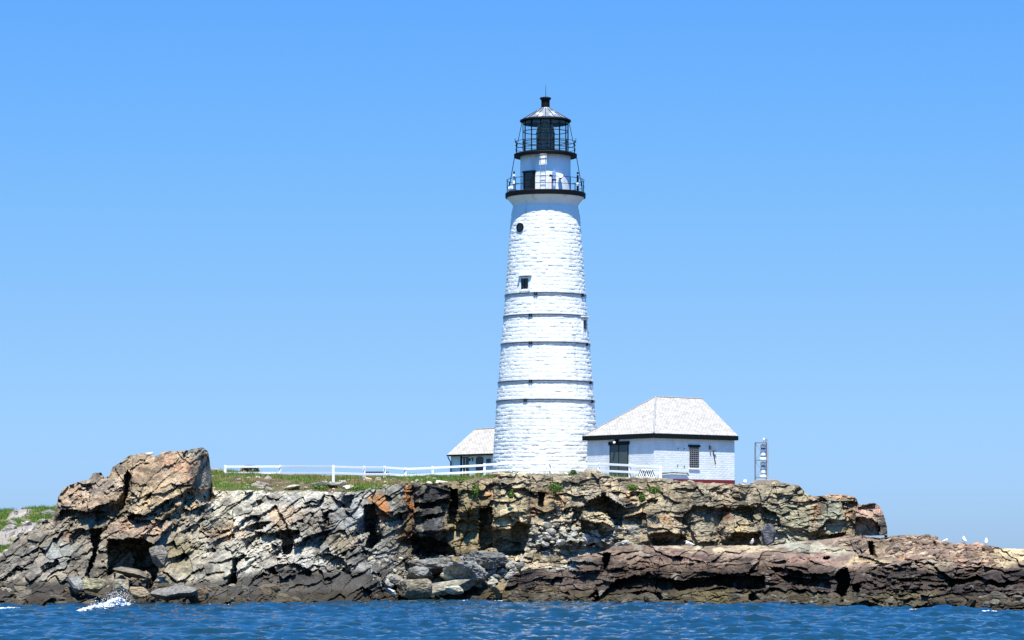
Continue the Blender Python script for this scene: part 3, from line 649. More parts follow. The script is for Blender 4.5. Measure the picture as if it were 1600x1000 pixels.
cg = lin((92, 116, 44))*(1-smooth(-.1, .4, nn))+lin((136, 122, 68))*smooth(-.1, .4, nn)
o = blades('grass', pts, .14+.16*tuft, .016, cg, 5); tag(o, 'rough green and straw grass along the cliff top', 'grass')
r_i = rng.randint(25, 92, 60000); c_i = rng.randint(60, 175, 60000); hm = np.array(hcx)[r_i, c_i]; keep = hm[:, 1] > hm[:, 0]*1.12
pts = HV[r_i, c_i][keep]+rng.randn(int(keep.sum()), 3)*np.array([.06, .2, 0])
o = blades('grass', pts, np.full(len(pts), .24), .02, np.tile(lin((92, 116, 44)), (len(pts), 1)), 6); tag(o, 'green grass on the hill at the far left', 'grass')

def bush(name, px, py, D, r, label, n=700, col=(64, 88, 38), seed=0, cat='bush', group=None):
    rg = np.random.RandomState(seed+int(px)); c = np.array(P(px, py, D)); d = rg.randn(n, 3); d /= np.linalg.norm(d, axis=1)[:, None]
    lump = 1+.12*fbm(d[:, 0]*2, d[:, 1]*2, d[:, 2]*2+px, 5, 2)
    rad = rg.rand(n)**.4*lump; p = c+d*rad[:, None]*np.array([r[0], r[0]*.8, r[1]]); s = .035+.05*rg.rand(n)
    a = rg.randn(n, 3); a /= np.linalg.norm(a, axis=1)[:, None]; b = np.cross(a, rg.randn(n, 3)); b /= np.linalg.norm(b, axis=1)[:, None]
    V = np.stack([p-a*s[:, None], p+b*s[:, None]*.5, p+a*s[:, None], p-b*s[:, None]*.5], 1).reshape(-1, 3)
    C = np.repeat(lin(col)*(.6+.8*rg.rand(n, 1)), 4, 0)
    o = mesh_np(name, V, np.arange(n*4).reshape(-1, 4), M_grass, C); tag(o, label, cat, group); return o
bush('bush', 895, 742, 209.0, (.30, .34), 'round dark green bush on the rocks below the lighthouse base')
for i, (x_, y_, d_, a_, b_, l_) in enumerate([(741, 768, 206.2, .38, .5, 'green weeds hanging from the cliff edge under the small house'), (721, 752, 208, .5, .2, 'low green weeds at the cliff edge left of the tower foot'),
        (798, 773, 204.6, .2, .26, 'small dark plant on the tan cliff face under the tower'), (868, 762, 206.3, .5, .3, 'olive scrub patch on the cliff top under the tower'),
        (1022, 766, 205.5, .46, .24, 'green plants on the ledge below the two slatted chairs'), (988, 762, 206, .4, .2, 'small green plants on the cliff under the shed door'),
        (975, 750, 210, .3, .14, 'tiny grass tuft in front of the shed door'), (560, 764, 207, .55, .16, 'low green weeds among pale stones at the grass edge'), (498, 762, 208, .7, .2, 'dark green weeds beside the flat grey slab on the bank'),
        (1003, 778, 205.5, .22, .3, 'green plant in a cliff crack below the chairs')]):
    bush('plant', x_, y_, d_, (a_, b_), l_, 500, (88, 112, 44), i, 'plant')

# ------------------------------------------------------------------ boulders
def boulder(name, px, py, D, size, col, label, seed, rough=.08, cuts=14, group=None, rot=(0, 0, 0), cat='boulder', sub=5, fold=0, tide=False):
    bm = bmesh.new(); bmesh.ops.create_icosphere(bm, subdivisions=sub, radius=1); v = np.array([x.co[:] for x in bm.verts]); f = np.array([[q.index for q in p.verts] for p in bm.faces]); bm.free()
    rg = np.random.RandomState(seed); n = rg.randn(cuts, 3); n /= np.linalg.norm(n, axis=1)[:, None]; n = np.concatenate([n, [[0, 0, 1], [0, -.8, .6], [.6, -.8, 0], [-.6, -.8, 0]]])
    dist = .55+.35*rg.rand(len(n)); dots = v@n.T; R = np.min(np.where(dots > .05, dist/np.maximum(dots, .05), 9), axis=1); R = np.minimum(R, 1.15)
    o3 = v*R[:, None]; sz = np.array(size)
    dis = rough*fbm(o3[:, 0]*2.5, o3[:, 1]*2.5, o3[:, 2]*2.5+seed, seed, 4)+.4*rough*fbm(o3[:, 0]*8, o3[:, 1]*8, o3[:, 2]*8, seed+3, 3)
    if fold: dis = dis+fold*np.abs(fbm(o3[:, 0]*5, o3[:, 1]*5, o3[:, 2]*6, seed+8, 3))
    o3 = (o3+v*dis[:, None])*sz/.72
    M = np.array(Matrix.Rotation(rot[0], 3, 'X') @ Matrix.Rotation(rot[1], 3, 'Y') @ Matrix.Rotation(rot[2], 3, 'Z')); o3 = o3@M.T
    c = P(px, py, D); W = o3+np.array(c)
    C = lin(col)*(1+.6*fbm(W[:, 0]*1.6, W[:, 1]*1.6, W[:, 2]*1.6, seed, 4)[:, None])*(1+.5*fbm(W[:, 0]*6, W[:, 1]*6, W[:, 2]*6, seed+2, 3)[:, None])
    if tide: w_ = smooth(.9, .4, W[:, 2]+.2*fbm(W[:, 0]*2, W[:, 1], 0, 3, 2))[:, None]*.8; C = C*(1-w_)+lin((62, 54, 36))*w_
    o = mesh_np(name, o3, f, M_rock, np.clip(C*.8, .01, .7)); o.location = c
    return tag(o, label, cat, group)
# overhanging block at the right end of the cliff: rounded slab with a deep hollow under its left half
B_TOP = [(1337, 800), (1339, 793), (1344, 789), (1352, 788), (1362, 786), (1368, 787), (1374, 791), (1379, 800), (1383, 812), (1386, 824), (1386.5, 833)]
B_BOT = [(1337, 838), (1350, 838), (1362, 837), (1380, 836.5), (1386.5, 836)]
def Dbl(PX, PY): return 203.6+1.5*np.clip(np.abs(PX-1362)/25, 0, 1)**2.2+1.3*smooth(810, 788, PY)+.9*smooth(1366, 1384, PX)
def bl_col(PX, PY, tint, hue, V):
    C = np.zeros(PX.shape+(3,))+lin((176, 152, 124)); C = paint(PX, PY, C, [(1354, 798, 22, 12, (206, 160, 132), .9), (1378, 818, 10, 20, (140, 126, 108), .8)], 990); return finish(C, PX, PY, tint, hue, V, .72, None, 991)
o, _, _ = sheet('boulder', (1337, 1386.5), .55, 92, B_TOP, B_BOT, Dbl, [(1.9, [(1336, 809), (1350, 806), (1362, 808), (1369, 816), (1373, 828), (1375, 837), (1346, 837), (1336, 836)])], bl_col, 95, .55, back=(2.4, 1.1), topn=.8, asp=1.0, k=.6)
tag(o, 'big pinkish boulder with a dark hollow overhanging at the right end of the cliff', 'boulder')
BD = [
 ('boulder', 677, 884, 203.5, (1.15, .9, .5), (122, 119, 108), 'purplish grey wrinkled boulder at the back of the cove, leftmost of three', 21, .1, .12),
 ('boulder', 733, 893, 202.0, (1.35, 1.0, .66), (140, 139, 130), 'large pale grey wrinkled boulder in the middle of the cove', 22, .1, .12),
 ('boulder', 762, 874, 203.2, (1.05, .9, .56), (122, 121, 113), 'grey wrinkled boulder under the dark cave below the tower', 23, .1, .12),
 ('boulder', 655, 896, 202.4, (.85, .7, .42), (128, 126, 117), 'rounded grey boulder left of the large cove boulder', 24, .1, .1),
 ('boulder', 700, 915, 200.5, (1.35, .9, .36), (150, 144, 122), 'long olive grey rock slab lying in front of the cove boulders', 25, .07, 0),
 ('boulder', 650, 918, 200.5, (.95, .8, .6), (134, 126, 104), 'angular grey brown boulder low in the cove at left', 26, .07, 0),
 ('boulder', 712, 921, 199.0, (.48, .4, .2), (206, 200, 172), 'small pale cream stone at the front of the cove', 27, .05, 0),
 ('boulder', 605, 925, 200.0, (.5, .4, .25), (196, 200, 196), 'small whitish stone on the rocks left of the cove', 28, .05, 0),
 ('boulder', 612, 905, 201.5, (1.0, .8, .32), (158, 152, 134), 'flat light grey rock at the left edge of the cove', 29, .06, 0),
 ('boulder', 700, 897, 201.5, (.42, .35, .26), (204, 196, 160), 'small pale yellowish stone wedged between the grey cove boulders', 30, .05, 0),
 ('boulder', 785, 925, 200.0, (.8, .6, .45), (138, 120, 84), 'brown rounded boulder at the waterline right of the cove', 31, .08, 0),
 ('boulder', 150, 913, 180.5, (.60, .5, .38), (150, 142, 110), 'yellowish block under the big shadowed overhang at left', 132, .06, 0),
 ('boulder', 122, 914, 180.5, (.5, .45, .4), (150, 148, 138), 'pale grey stone just left of the yellowish block', 33, .06, 0),
 ('boulder', 190, 916, 180.0, (.5, .45, .32), (150, 140, 116), 'tan stone just right of the yellowish block', 34, .06, 0),
 ('boulder', 205, 894, 184.3, (.85, .8, .2), (122, 112, 92), 'thin pale slab lying inside the square dark hollow at left', 49, .05, 0),
 ('boulder', 250, 868, 187.0, (.5, .5, .5), (132, 126, 110), 'pale upright rock at the right rim of the square dark hollow', 50, .06, 0),
 ('boulder', 275, 926, 181.5, (1.2, .7, .34), (134, 130, 118), 'long grey wedge rock near the water at left', 35, .06, 0),
 ('boulder', 311, 929, 182.0, (.62, .6, .5), (116, 98, 74), 'brown pyramid shaped rock standing at the waterline', 36, .04, 0),
 ('boulder', 218, 925, 180.5, (.4, .35, .3), (168, 150, 118), 'small rounded tan stone beside the long grey wedge rock', 37, .05, 0),
 ('boulder', 1202, 836, 203.6, (.42, .4, .75), (104, 104, 108), 'dark grey upright rock at the right end of the cliff-foot shadow', 38, .06, 0),
 ('boulder', 408, 758, 208.5, (.5, .4, .24), (176, 166, 148), 'small grey stone on the grass bank below the fence', 39, .06, 0),
 ('boulder', 459, 761, 207.6, (.52, .4, .12), (208, 194, 168), 'flat pale stone on the grass bank', 40, .04, 0),
 ('boulder', 522, 757, 210.0, (.75, .5, .16), (150, 142, 132), 'flat grey slab lying on the bank under the tallest fence post', 41, .04, 0),
 ('boulder', 500, 757, 210.0, (.5, .4, .16), (140, 134, 126), 'grey stone left of the flat slab on the bank', 42, .04, 0),
 ('boulder', 576, 750, 213.0, (.26, .25, .16), (214, 186, 142), 'small tan stone at the foot of a fence post', 43, .05, 0),
 ('boulder', 690, 755, 209.0, (.42, .35, .18), (224, 212, 178), 'rounded cream stone at the edge above the black rock face', 44, .04, 0),
 ('boulder', 545, 762, 207.5, (.42, .3, .14), (206, 192, 164), 'pale stone cluster piece at the right of the grass bank', 45, .05, 0),
 ('boulder', 234, 711, 198.6, (.26, .25, .16), (226, 218, 196), 'small whitish stone perched on top of the tall outcrop', 46, .05, 0),
 ('boulder', 926, 741, 210.8, (.9, .6, .30), (176, 160, 128), 'low rounded tan rock at the cliff top left of the shed door', 47, .06, 0),
 ('boulder', 790, 744, 211.5, (.9, .7, .2), (212, 190, 150), 'low pale tan rock against the foot of the tower', 48, .05, 0),
]
for (nm, x_, y_, d_, sz, c_, lb, sd_, ro, fo) in BD:
    boulder(nm, x_, y_, d_, sz, c_, lb, sd_, ro, 12, fold=fo, rot=(0, (sd_ % 5-2)*.08, (sd_*1.7) % 3), sub=5 if sz[0] > .6 else 4, tide=False)

# loose rubble along the waterline, in the cove and on the ledges
def rubble(name, n, sampler, size, label, seed, pal):
    rg = np.random.RandomState(seed); bm = bmesh.new(); bmesh.ops.create_icosphere(bm, subdivisions=2, radius=1)
    v0 = np.array([x.co[:] for x in bm.verts]); f0 = np.array([[q.index for q in p.verts] for p in bm.faces]); bm.free(); Vs, Fs, Cs = [], [], []
    for i in range(n):
        c = sampler(rg); s = size[0]*(size[1]/size[0])**(rg.rand()**2.0); nn = rg.randn(8, 3); nn /= np.linalg.norm(nn, axis=1)[:, None]; dd = .5+.4*rg.rand(8)
        dots = v0@nn.T; R = np.minimum(np.min(np.where(dots > .05, dd/np.maximum(dots, .05), 9), axis=1), 1.1)
        p = v0*R[:, None]*s*np.array([1+.6*rg.rand(), .9, .55+.4*rg.rand()]); a = (rg.rand()-.5)*1.2; p = np.stack([p[:, 0]*math.cos(a)-p[:, 2]*math.sin(a), p[:, 1], p[:, 0]*math.sin(a)+p[:, 2]*math.cos(a)], 1)
        col = lin(pal[rg.randint(len(pal))])*(.6+.7*rg.rand()); wet = max(0, min(1, (1.0-c[2])/.7)); col = col*(1-.75*wet)+lin((58, 50, 32))*wet*.75
        Vs.append(p+np.array(c)); Fs.append(f0+i*len(v0)); Cs.append(np.tile(col, (len(v0), 1)))
    o = mesh_np(name, np.concatenate(Vs), np.concatenate(Fs), M_rock, np.clip(np.concatenate(Cs)*.8, .01, .7)); return tag(o, label, 'rubble', kind='stuff')
def samp_shore(rg):
    x = rg.rand()*1700-60; y = 943-rg.rand()**1.6*(30 if x < 560 else 18 if x < 900 else 13)
    if x > 800: D = float(Dsh(np.array([x]), np.array([y]))[0])-.3
    else: D = float(Dcl(np.array([x]), np.array([y]))[0])-.3
    return P(x, y+3, D)
rubble('shore_rubble', 520, samp_shore, (.14, .55), 'small broken rocks piled along the waterline', 60, [(128, 120, 104), (112, 98, 78), (140, 130, 104), (96, 84, 64), (160, 152, 134)])
def samp_cove(rg):
    x = 570+rg.rand()*250; y = 868+rg.rand()**.8*48; return P(x, y, float(Dcl(np.array([x]), np.array([y]))[0])-.25)
rubble('cove_rubble', 420, samp_cove, (.07, .32), 'pale broken stones heaped in the cove below the black rock', 61, [(186, 184, 170), (168, 166, 154), (192, 184, 154), (140, 136, 126), (152, 152, 152)])
def samp_bank(rg):
    i = rg.randint(0, 180 if rg.rand() < .7 else 380); j = int(rg.rand()**2*24); p = GV[j, i]; return (p[0], p[1], p[2]+.0)
rubble('bank_stones', 170, samp_bank, (.05, .24), 'scattered small stones in the grass bank', 62, [(196, 184, 160), (168, 158, 142), (214, 200, 170)])
def samp_top(rg):
    p = 1030+rg.rand()*230 if rg.rand() < .35 else 790+rg.rand()*250; i = int(np.clip(np.searchsorted(gpx, p), 0, len(gpx)-1)); j = int(rg.rand()*14); q = GV[j, i]; return (q[0], q[1], q[2]-.02)
rubble('clifftop_stones', 170, samp_top, (.07, .34), 'broken rocks along the cliff top before tower and shed', 63, [(176, 160, 126), (150, 142, 122), (190, 174, 136), (128, 120, 104)])

def samp_mass(rg):
    x = 1388+rg.rand()*160; top = interp(x, SH_TOP); y = top+3+rg.rand()*(36-abs(x-1440)*.05); return P(x, y, float(Dsh(np.array([x]), np.array([y]))[0])-.1)
rubble('ledge_rubble', 260, samp_mass, (.08, .36), 'broken tan and brown rocks covering the low point at right', 64, [(166, 138, 110), (176, 142, 114), (140, 118, 96), (190, 168, 136), (120, 102, 86)])
def samp_foot(rg):
    x = 830+rg.rand()*190; y = 818+rg.rand()*36; return P(x, y, float(Dcl(np.array([x]), np.array([y]))[0])-.15)
rubble('cliff_foot_rubble', 130, samp_foot, (.08, .34), 'small pale grey broken stones at the foot of the cliff under the tower', 65, [(166, 166, 156), (148, 146, 134), (176, 170, 150)])
def samp_hill(rg):
    i = rg.randint(80, 175); j = int(rg.randint(10, 80)); q = HV[j, i]; return (q[0], q[1], q[2]+.02)
rubble('hill_stones', 90, samp_hill, (.12, .6), 'grey stones scattered on the grassy hill at the far left', 66, [(156, 148, 136), (140, 134, 124), (170, 160, 146)])

# ------------------------------------------------------------------ foam and splash
def foam_mat():
    m, t, b = mat_new('sea_foam'); b.inputs['Base Color'].default_value = (.66, .70, .74, 1); b.inputs['Roughness'].default_value = .7
    g = N(t, 'ShaderNodeNewGeometry'); nz = N(t, 'ShaderNodeTexNoise'); nz.inputs['Scale'].default_value = 5; nz.inputs['Detail'].default_value = 6
    t.links.new(g.outputs['Position'], nz.inputs['Vector']); bp = N(t, 'ShaderNodeBump'); bp.inputs['Distance'].default_value = .1
    t.links.new(nz.outputs[0], bp.inputs['Height']); t.links.new(bp.outputs[0], b.inputs['Normal']); return m
M_foam = foam_mat()
def foam_strip(name, path, label, seed, drops=0, dr=(1, .4), dens=60):
    """path = (px, waterline py, D, crest height m, half depth m): a bank of small froth lumps plus spray"""
    pth = np.array(path, float); ti = np.linspace(0, 1, len(pth)); rg = np.random.RandomState(seed)
    bm = bmesh.new(); bmesh.ops.create_icosphere(bm, subdivisions=2, radius=1); v0 = np.array([x.co[:] for x in bm.verts]); f0 = np.array([[q.index for q in p.verts] for p in bm.faces]); bm.free()
    L = abs(pth[-1, 0]-pth[0, 0])*.035; n = int(dens*L); Vs, Fs, n0 = [], [], 0
    for i in range(n+drops):
        t = rg.rand(); q = [np.interp(t, ti, pth[:, k]) for k in range(5)]; x = (q[0]-800)*q[2]/F
        if i < n:
            v = rg.randn()*.45; r = (.02+.05*rg.rand()**2)*(1+1.5*q[3]); h = max(0, q[3]*(1-abs(v)*.8)*(1+.35*vnoise(x*2.5, 0, 0, seed)))*rg.rand()**.45
            c = np.array([x+rg.randn()*.06, q[2]+v*q[4], h+.01]); sc = np.array([1.3, 1.2, .6])*r
        else:
            if q[3] < .2: continue
            r = .006+.014*rg.rand(); c = np.array([x+rg.randn()*.15+.2, q[2]+rg.randn()*.2, q[3]*(.8+.5*rg.rand())+abs(rg.randn())*dr[1]*.4]); sc = np.ones(3)*r
        V = v0*(1+.25*rg.randn(len(v0), 1))*sc+c; Vs.append(V); Fs.append(f0+n0); n0 += len(v0)
    o = mesh_np(name, np.concatenate(Vs), np.concatenate(Fs), M_foam, smooth_sh=True); return tag(o, label, 'foam', kind='stuff')
foam_strip('breaking_wave', [(121, 957, 160, .10, .12), (135, 953, 162, .20, .2), (150, 950, 165, .30, .3), (163, 948, 167, .42, .4), (173, 948, 169, .6, .5), (181, 947, 170, .72, .5), (189, 947, 171, .5, .5), (200, 947, 174, .2, .4), (216, 948, 176, .05, .3)], 'white breaking wave splashing against the rocks at left', 900, 420, (1.1, .5), 520)
foam_strip('shore_foam', [(74, 947, 178.5, .08, .6), (90, 947, 179, .22, .8), (106, 948, 179, .06, .5)], 'small patch of white foam left of the breaking wave', 901)
foam_strip('shore_foam', [(-10, 950, 170, .05, .8), (12, 951, 171, .10, .8), (30, 952, 172, .03, .4)], 'thin foam streak at the far left edge of the water', 902)
foam_strip('shore_foam', [(700, 941, 196.5, .05, .5), (730, 941, 196.5, .09, .6), (770, 941, 196, .08, .6), (800, 941, 195, .06, .5), (830, 942, 191, .05, .4), (880, 942, 186, .06, .5), (905, 942, 186, .03, .4)], 'white foam line along the rocks below the tower', 903, 60, (1, .12))
foam_strip('shore_foam', [(1165, 946, 181, .03, .3), (1180, 946, 181, .07, .4), (1200, 947, 180.5, .03, .3)], 'small foam fleck under the dark shelf overhang', 904)
foam_strip('shore_foam', [(1240, 947, 178.5, .03, .3), (1255, 947, 178, .08, .4), (1275, 948, 178, .03, .3)], 'small foam fleck at the foot of the weedy rocks at right', 905)

for (xa, xb, n_, lb_) in ((225, 560, 14, 'thin broken wash along the rocks left of the cove'), (930, 1590, 30, 'thin broken wash along the weedy rocks at right')):
    pth_ = []
    for k_ in range(n_+1):
        x_ = xa+(xb-xa)*k_/n_; y_ = 943+max(0, (x_-1100))*.028; D_ = float((Dsh if x_ > 800 else Dcl)(np.array([x_]), np.array([y_]))[0])-.9
        pth_.append((x_, y_, D_, .07 if k_ % 3 == 1 else .0, .25))
    foam_strip('shore_wash', pth_, lb_, 910+n_, dens=26)

# ------------------------------------------------------------------ lighthouse
TD = 228.0; TX = (852.3-800)*TD/F; mpp = TD/F
def zt(py): return CH-(py-HY)*mpp
TB = zt(746)
LH = empty('lighthouse', (TX, TD, 0)); tag(LH, 'tall white stone lighthouse tower with black galleries and glass lantern', 'lighthouse')
R_PROF = [(322, 50.4), (330, 52.6), (355, 55.2), (400, 58.6), (444, 61.6), (458, 62.6), (492, 65), (536, 69), (597, 73.6), (626, 76.2), (680, 80), (742, 83.5), (760, 84.5)]
nth, nz_ = 600, 560
py = np.linspace(764, 322, nz_); th = np.linspace(0, 2*math.pi, nth, endpoint=False)
rad = interp(py, R_PROF)*mpp; z = zt(py); TH, Z = np.meshgrid(th, z); RR = np.repeat(rad[:, None], nth, 1)
crs = .27; zw = Z+.018*fbm(TH*8, Z*.8, 0, 1001, 3)+.012*fbm(TH*30, Z*2, 0, 1002, 2); ck = np.floor(zw/crs); fr = zw/crs-ck
arc = TH*3.2; ln = .46; off = hsh(ck, 0*ck, 0*ck, 1003)*ln; a2 = arc/ln+off*7; a2 = a2+.28*vnoise(a2*1.0, ck*3.1, 0, 1004); sk = np.floor(a2); fa = a2-sk
joint = np.minimum(fr, 1-fr)*crs; hj = np.minimum(fa, 1-fa)*ln
strength = smooth(-.35, .35, fbm(TH*9, Z*1.6, 0, 1008, 3))           # some joints are filled with paint
g_h = np.exp(-(joint/.026)**2)*(.35+.65*strength); g_v = np.exp(-(hj/.022)**2)*.45*strength
bul = (hsh(sk, ck, 0*ck, 1005)-.5)*.026; tilt = (hsh(sk, ck, 0*ck, 1006)-.35)*.030*(fr-.5)
rel = bul+tilt*1.0-.024*np.maximum(g_h, g_v)+.010*fbm(TH*26, Z*7, 0, 1007, 4)+.006*fbm(TH*70, Z*20, 0, 1010, 2)
fade = smooth(zt(323), zt(336), Z); rough_ = np.where(TH > 0, 1.0+.5*smooth(.5, 1.1, np.sin(TH)), 1)*(1+.35*smooth(zt(640), zt(720), Z))
RR = RR+rel*fade*rough_
V = np.stack([RR*np.sin(TH), -RR*np.cos(TH), Z], -1).reshape(-1, 3)
i = np.arange(nz_-1)[:, None]*nth+np.arange(nth)[None]; j = np.arange(nz_-1)[:, None]*nth+(np.arange(nth)[None]+1) % nth
Q = np.stack([i, j, j+nth, i+nth], -1).reshape(-1, 4)
mesh_np('tower_shaft', V, Q, M_white, parent=LH, smooth_sh=True)
def tp(pxx, pyy, r):           # point on cylinder of radius r (px) seen at pixel column pxx: (angle)
    return math.asin(max(-1, min(1, (pxx-852.3)/r)))
MB().lathe([(50.2*mpp, zt(326)), (50.6*mpp, zt(322)), (52.5*mpp, zt(319.5)), (55*mpp, zt(316)), (58*mpp, zt(312.5)), (60.3*mpp, zt(310)), (60.5*mpp, zt(307))], 96, closed=False).build('cornice', M_stucco, LH, smooth_sh=False)
MB().lathe([(38*mpp, zt(306.6)), (62.6*mpp, zt(309.6)), (62.9*mpp, zt(303)), (62*mpp, zt(302)), (38*mpp, zt(301.6))], 96, closed='loop').build('gallery_deck', M_black, LH)
zd = zt(302); WRr = 39.3*mpp; z2b, z2t = zt(246.2), zt(240.8)
MB().lathe([(WRr, zd-.1), (WRr, z2b+.05)], 96, closed=False).build('watch_room_wall', M_stucco, LH, smooth_sh=True)
# upper deck with a ladder hatch in front
la0, la1 = tp(843.5, 0, 39), tp(853.5, 0, 39); UR = 49*mpp; h0, h1 = WRr-.03, WRr+.36
d = MB(); d.lathe([(h1, z2b+.06), (UR, z2b), (UR+.02, z2t-.05), (UR-.03, z2t), (h1, z2t)], 96, closed='loop'); d.lathe([(h0-.6, z2b+.1), (h1+.001, z2b+.062), (h1+.001, z2t-.003), (h0-.6, z2t-.003)], 90, closed='loop', a0=la1, a1=la0+2*math.pi)
d.lathe([(h0-.6, z2b+.1), (h0-.05, z2b+.1), (h0-.05, z2t-.003), (h0-.6, z2t-.003)], 4, closed='loop', a0=la0, a1=la1); d.build('lantern_gallery_deck', M_black, LH)
# lantern
LRr = 35.2*mpp; zl0, zl1 = zt(240), zt(190)
MB().lathe([(LRr-.012, zl0+.05), (LRr-.012, zl1+.05)], 64, closed=False).build('lantern_glass', M_glass, LH, smooth_sh=True)
for k in range(14):
    a = 2*math.pi*(k+.5)/14; wk = .055 if k % 3 else .085
    mb = MB(); mb.bar((LRr*math.sin(a), -LRr*math.cos(a), zl0-.02), (LRr*math.sin(a), -LRr*math.cos(a), zl1+.04), wk, wk); o = mb.build('mullion', M_black, LH)
for yy in (206, 222):
    MB().ring(LRr, .028, zt(yy), 64).build('glazing_bar', M_black, LH)
MB().lathe([(LRr-.04, zl0-.05), (LRr+.06, zl0-.05), (LRr+.06, zl0+.10), (LRr-.04, zl0+.10)], 64, closed='loop').build('lantern_sill', M_black, LH)
MB().lathe([(LRr-.05, zt(194.6)), (LRr-.02, zt(194.6)), (LRr-.02, zl1+.06), (LRr-.05, zl1+.06)], 64, closed='loop').build('top_blind_panel', M_panel, LH)
ER = 39.6*mpp
MB().lathe([(LRr-.1, zl1+.02), (ER, zl1-.03), (ER+.03, zl1+.03), (ER, zl1+.10), (LRr-.1, zl1+.20)], 64, closed='loop').build('roof_eave', M_black, LH)
mb = MB(); mb.lathe([(ER-.06, zl1+.085), (30*mpp, zt(183.4)), (20*mpp, zt(177.2)), (8*mpp, zt(169.5)), (6.5*mpp, zt(168))], 16, closed=True)
rf = mb.build('lantern_roof', M_metalroof, LH)
for k in range(16):
    a = 2*math.pi*k/16; MB().tube(((ER-.05)*math.sin(a), -(ER-.05)*math.cos(a), zl1+.1), (7*mpp*math.sin(a), -7*mpp*math.cos(a), zt(169)), .022, 5).build('roof_rib', M_black, rf)
MB().lathe([(7.4*mpp, zt(171)), (6.7*mpp, zt(168)), (6.6*mpp, zt(158)), (7.4*mpp, zt(155.8)), (8.7*mpp, zt(155)), (8.9*mpp, zt(153.2)), (8.4*mpp, zt(152.6)), (0.2, zt(151.6))], 28).build('roof_vent', M_black, LH)
MB().tube((.02, 0, zt(153)), (.02, 0, zt(133)), .022, 6, .010).build('lightning_rod', M_black, LH)
# lens
pr = []; n_ = 46
for k in range(n_+1):
    q = k/n_; zz = zt(238)+(zt(190)-zt(238))*q; rr = (14.0 if q < .62 else 14.0*math.sqrt(max(0.02, 1-((q-.62)/.40)**2)))*mpp
    pr.append((rr+(.035 if k % 2 else 0), zz))
MB().lathe(pr, 40).build('fresnel_lens', M_lens, LH)
lf = MB()
for k in range(6):
    a = 2*math.pi*k/6+.2; lf.bar((14.6*mpp*math.sin(a), -14.6*mpp*math.cos(a), zt(240)), (14.6*mpp*math.sin(a), -14.6*mpp*math.cos(a), zt(208)), .05, .05)
for yy in (209, 239): lf.ring(14.6*mpp, .035, zt(yy), 40)
lf.build('lens_frame', M_black, LH)
MB().lathe([(.11, zt(236)), (.13, zt(228)), (.10, zt(222)), (.14, zt(212)), (.08, zt(206))], 16).build('lamp', M_bulb, LH)
# railings
def railing(R, z0, hts, n, a_off, nm, curl=False):
    for k in range(n):
        a = 2*math.pi*k/n+a_off; mb = MB(); mb.tube((R*math.sin(a), -R*math.cos(a), z0-.05), (R*math.sin(a), -R*math.cos(a), z0+hts[-1]), .030, 6)
        if curl:
            for q in range(6):
                t0, t1 = q/6*math.pi*.8, (q+1)/6*math.pi*.8; f = lambda t: ((R+.12*math.sin(t)+.0)*math.sin(a), -(R+.12*math.sin(t))*math.cos(a), z0+hts[-1]+.10-.10*math.cos(t)-.0)
                mb.tube(f(t0), f(t1), .02, 5)
        mb.build(nm+'_post', M_black, LH)
    for h in hts: MB().ring(R, .020, z0+h, 96, k=5).build(nm+'_rail', M_black, LH)
railing(60.5*mpp, zd, (.44, .92), 12, math.radians(9), 'gallery_railing')
railing(46.8*mpp, z2t, (.34, .62, .86), 12, math.radians(14), 'lantern_railing', True)
for s in (-1, 1):
    for aa in (80,):
        a = math.radians(aa)*s; st = lambda r, y: (r*mpp*math.sin(a), -r*mpp*math.cos(a), zt(y))
        MB().tube(st(49, 246), st(58.5, 300), .028, 6).build('stay_rod', M_black, LH); MB().tube(st(37, 191), st(47, 238), .024, 6).build('stay_rod', M_black, LH)
def on_cyl(name, pxx, pyy0, pyy1, wpx, r_px, depth, mat, parent=LH, out=.02, shape='box', **kw):
    """a plate set on the tower surface at screen column pxx"""
    a = tp(pxx, 0, r_px); Rm = r_px*mpp; e = empty_frame(a, Rm, parent); k_ = (TD-Rm*math.cos(a))/F
    zf = lambda y: CH-(y-HY)*k_
    return e, zf, wpx*k_/max(.3, math.cos(a))
def frame_pts(a, Rm, x, y, z):      # x along tangent, y outwards
    return (Rm*math.sin(a)+x*math.cos(a)+y*math.sin(a), -Rm*math.cos(a)+x*math.sin(a)-y*math.cos(a), z)
def cyl_box(mb, a, Rm, x0, x1, y0, y1, z0, z1):
    vs = [frame_pts(a, Rm, x, y, z_) for z_ in (z0, z1) for y in (y0, y1) for x in (x0, x1)]
    return mb.add(vs, [(0, 2, 3, 1), (4, 5, 7, 6), (0, 1, 5, 4), (2, 6, 7, 3), (0, 4, 6, 2), (1, 3, 7, 5)])
def zfr(y, a, Rm): return CH-(y-HY)*(TD-Rm*math.cos(a))/F
# watch-room door
a = tp(827, 0, 39.3); hw = .40
mb = MB(); cyl_box(mb, a, WRr, -hw, hw, -.15, .06, zd-.02, zfr(269.5, a, WRr)); dr = mb.build('door', M_blackglass, LH)
mb = MB(); cyl_box(mb, a, WRr, -hw-.08, -hw+.02, -.15, .10, zd-.02, zfr(269, a, WRr)); cyl_box(mb, a, WRr, hw-.02, hw+.08, -.15, .10, zd-.02, zfr(269, a, WRr)); cyl_box(mb, a, WRr, -hw-.14, hw+.14, -.15, .16, zfr(269.4, a, WRr), zfr(267, a, WRr)); mb.build('door_frame', M_black, dr)
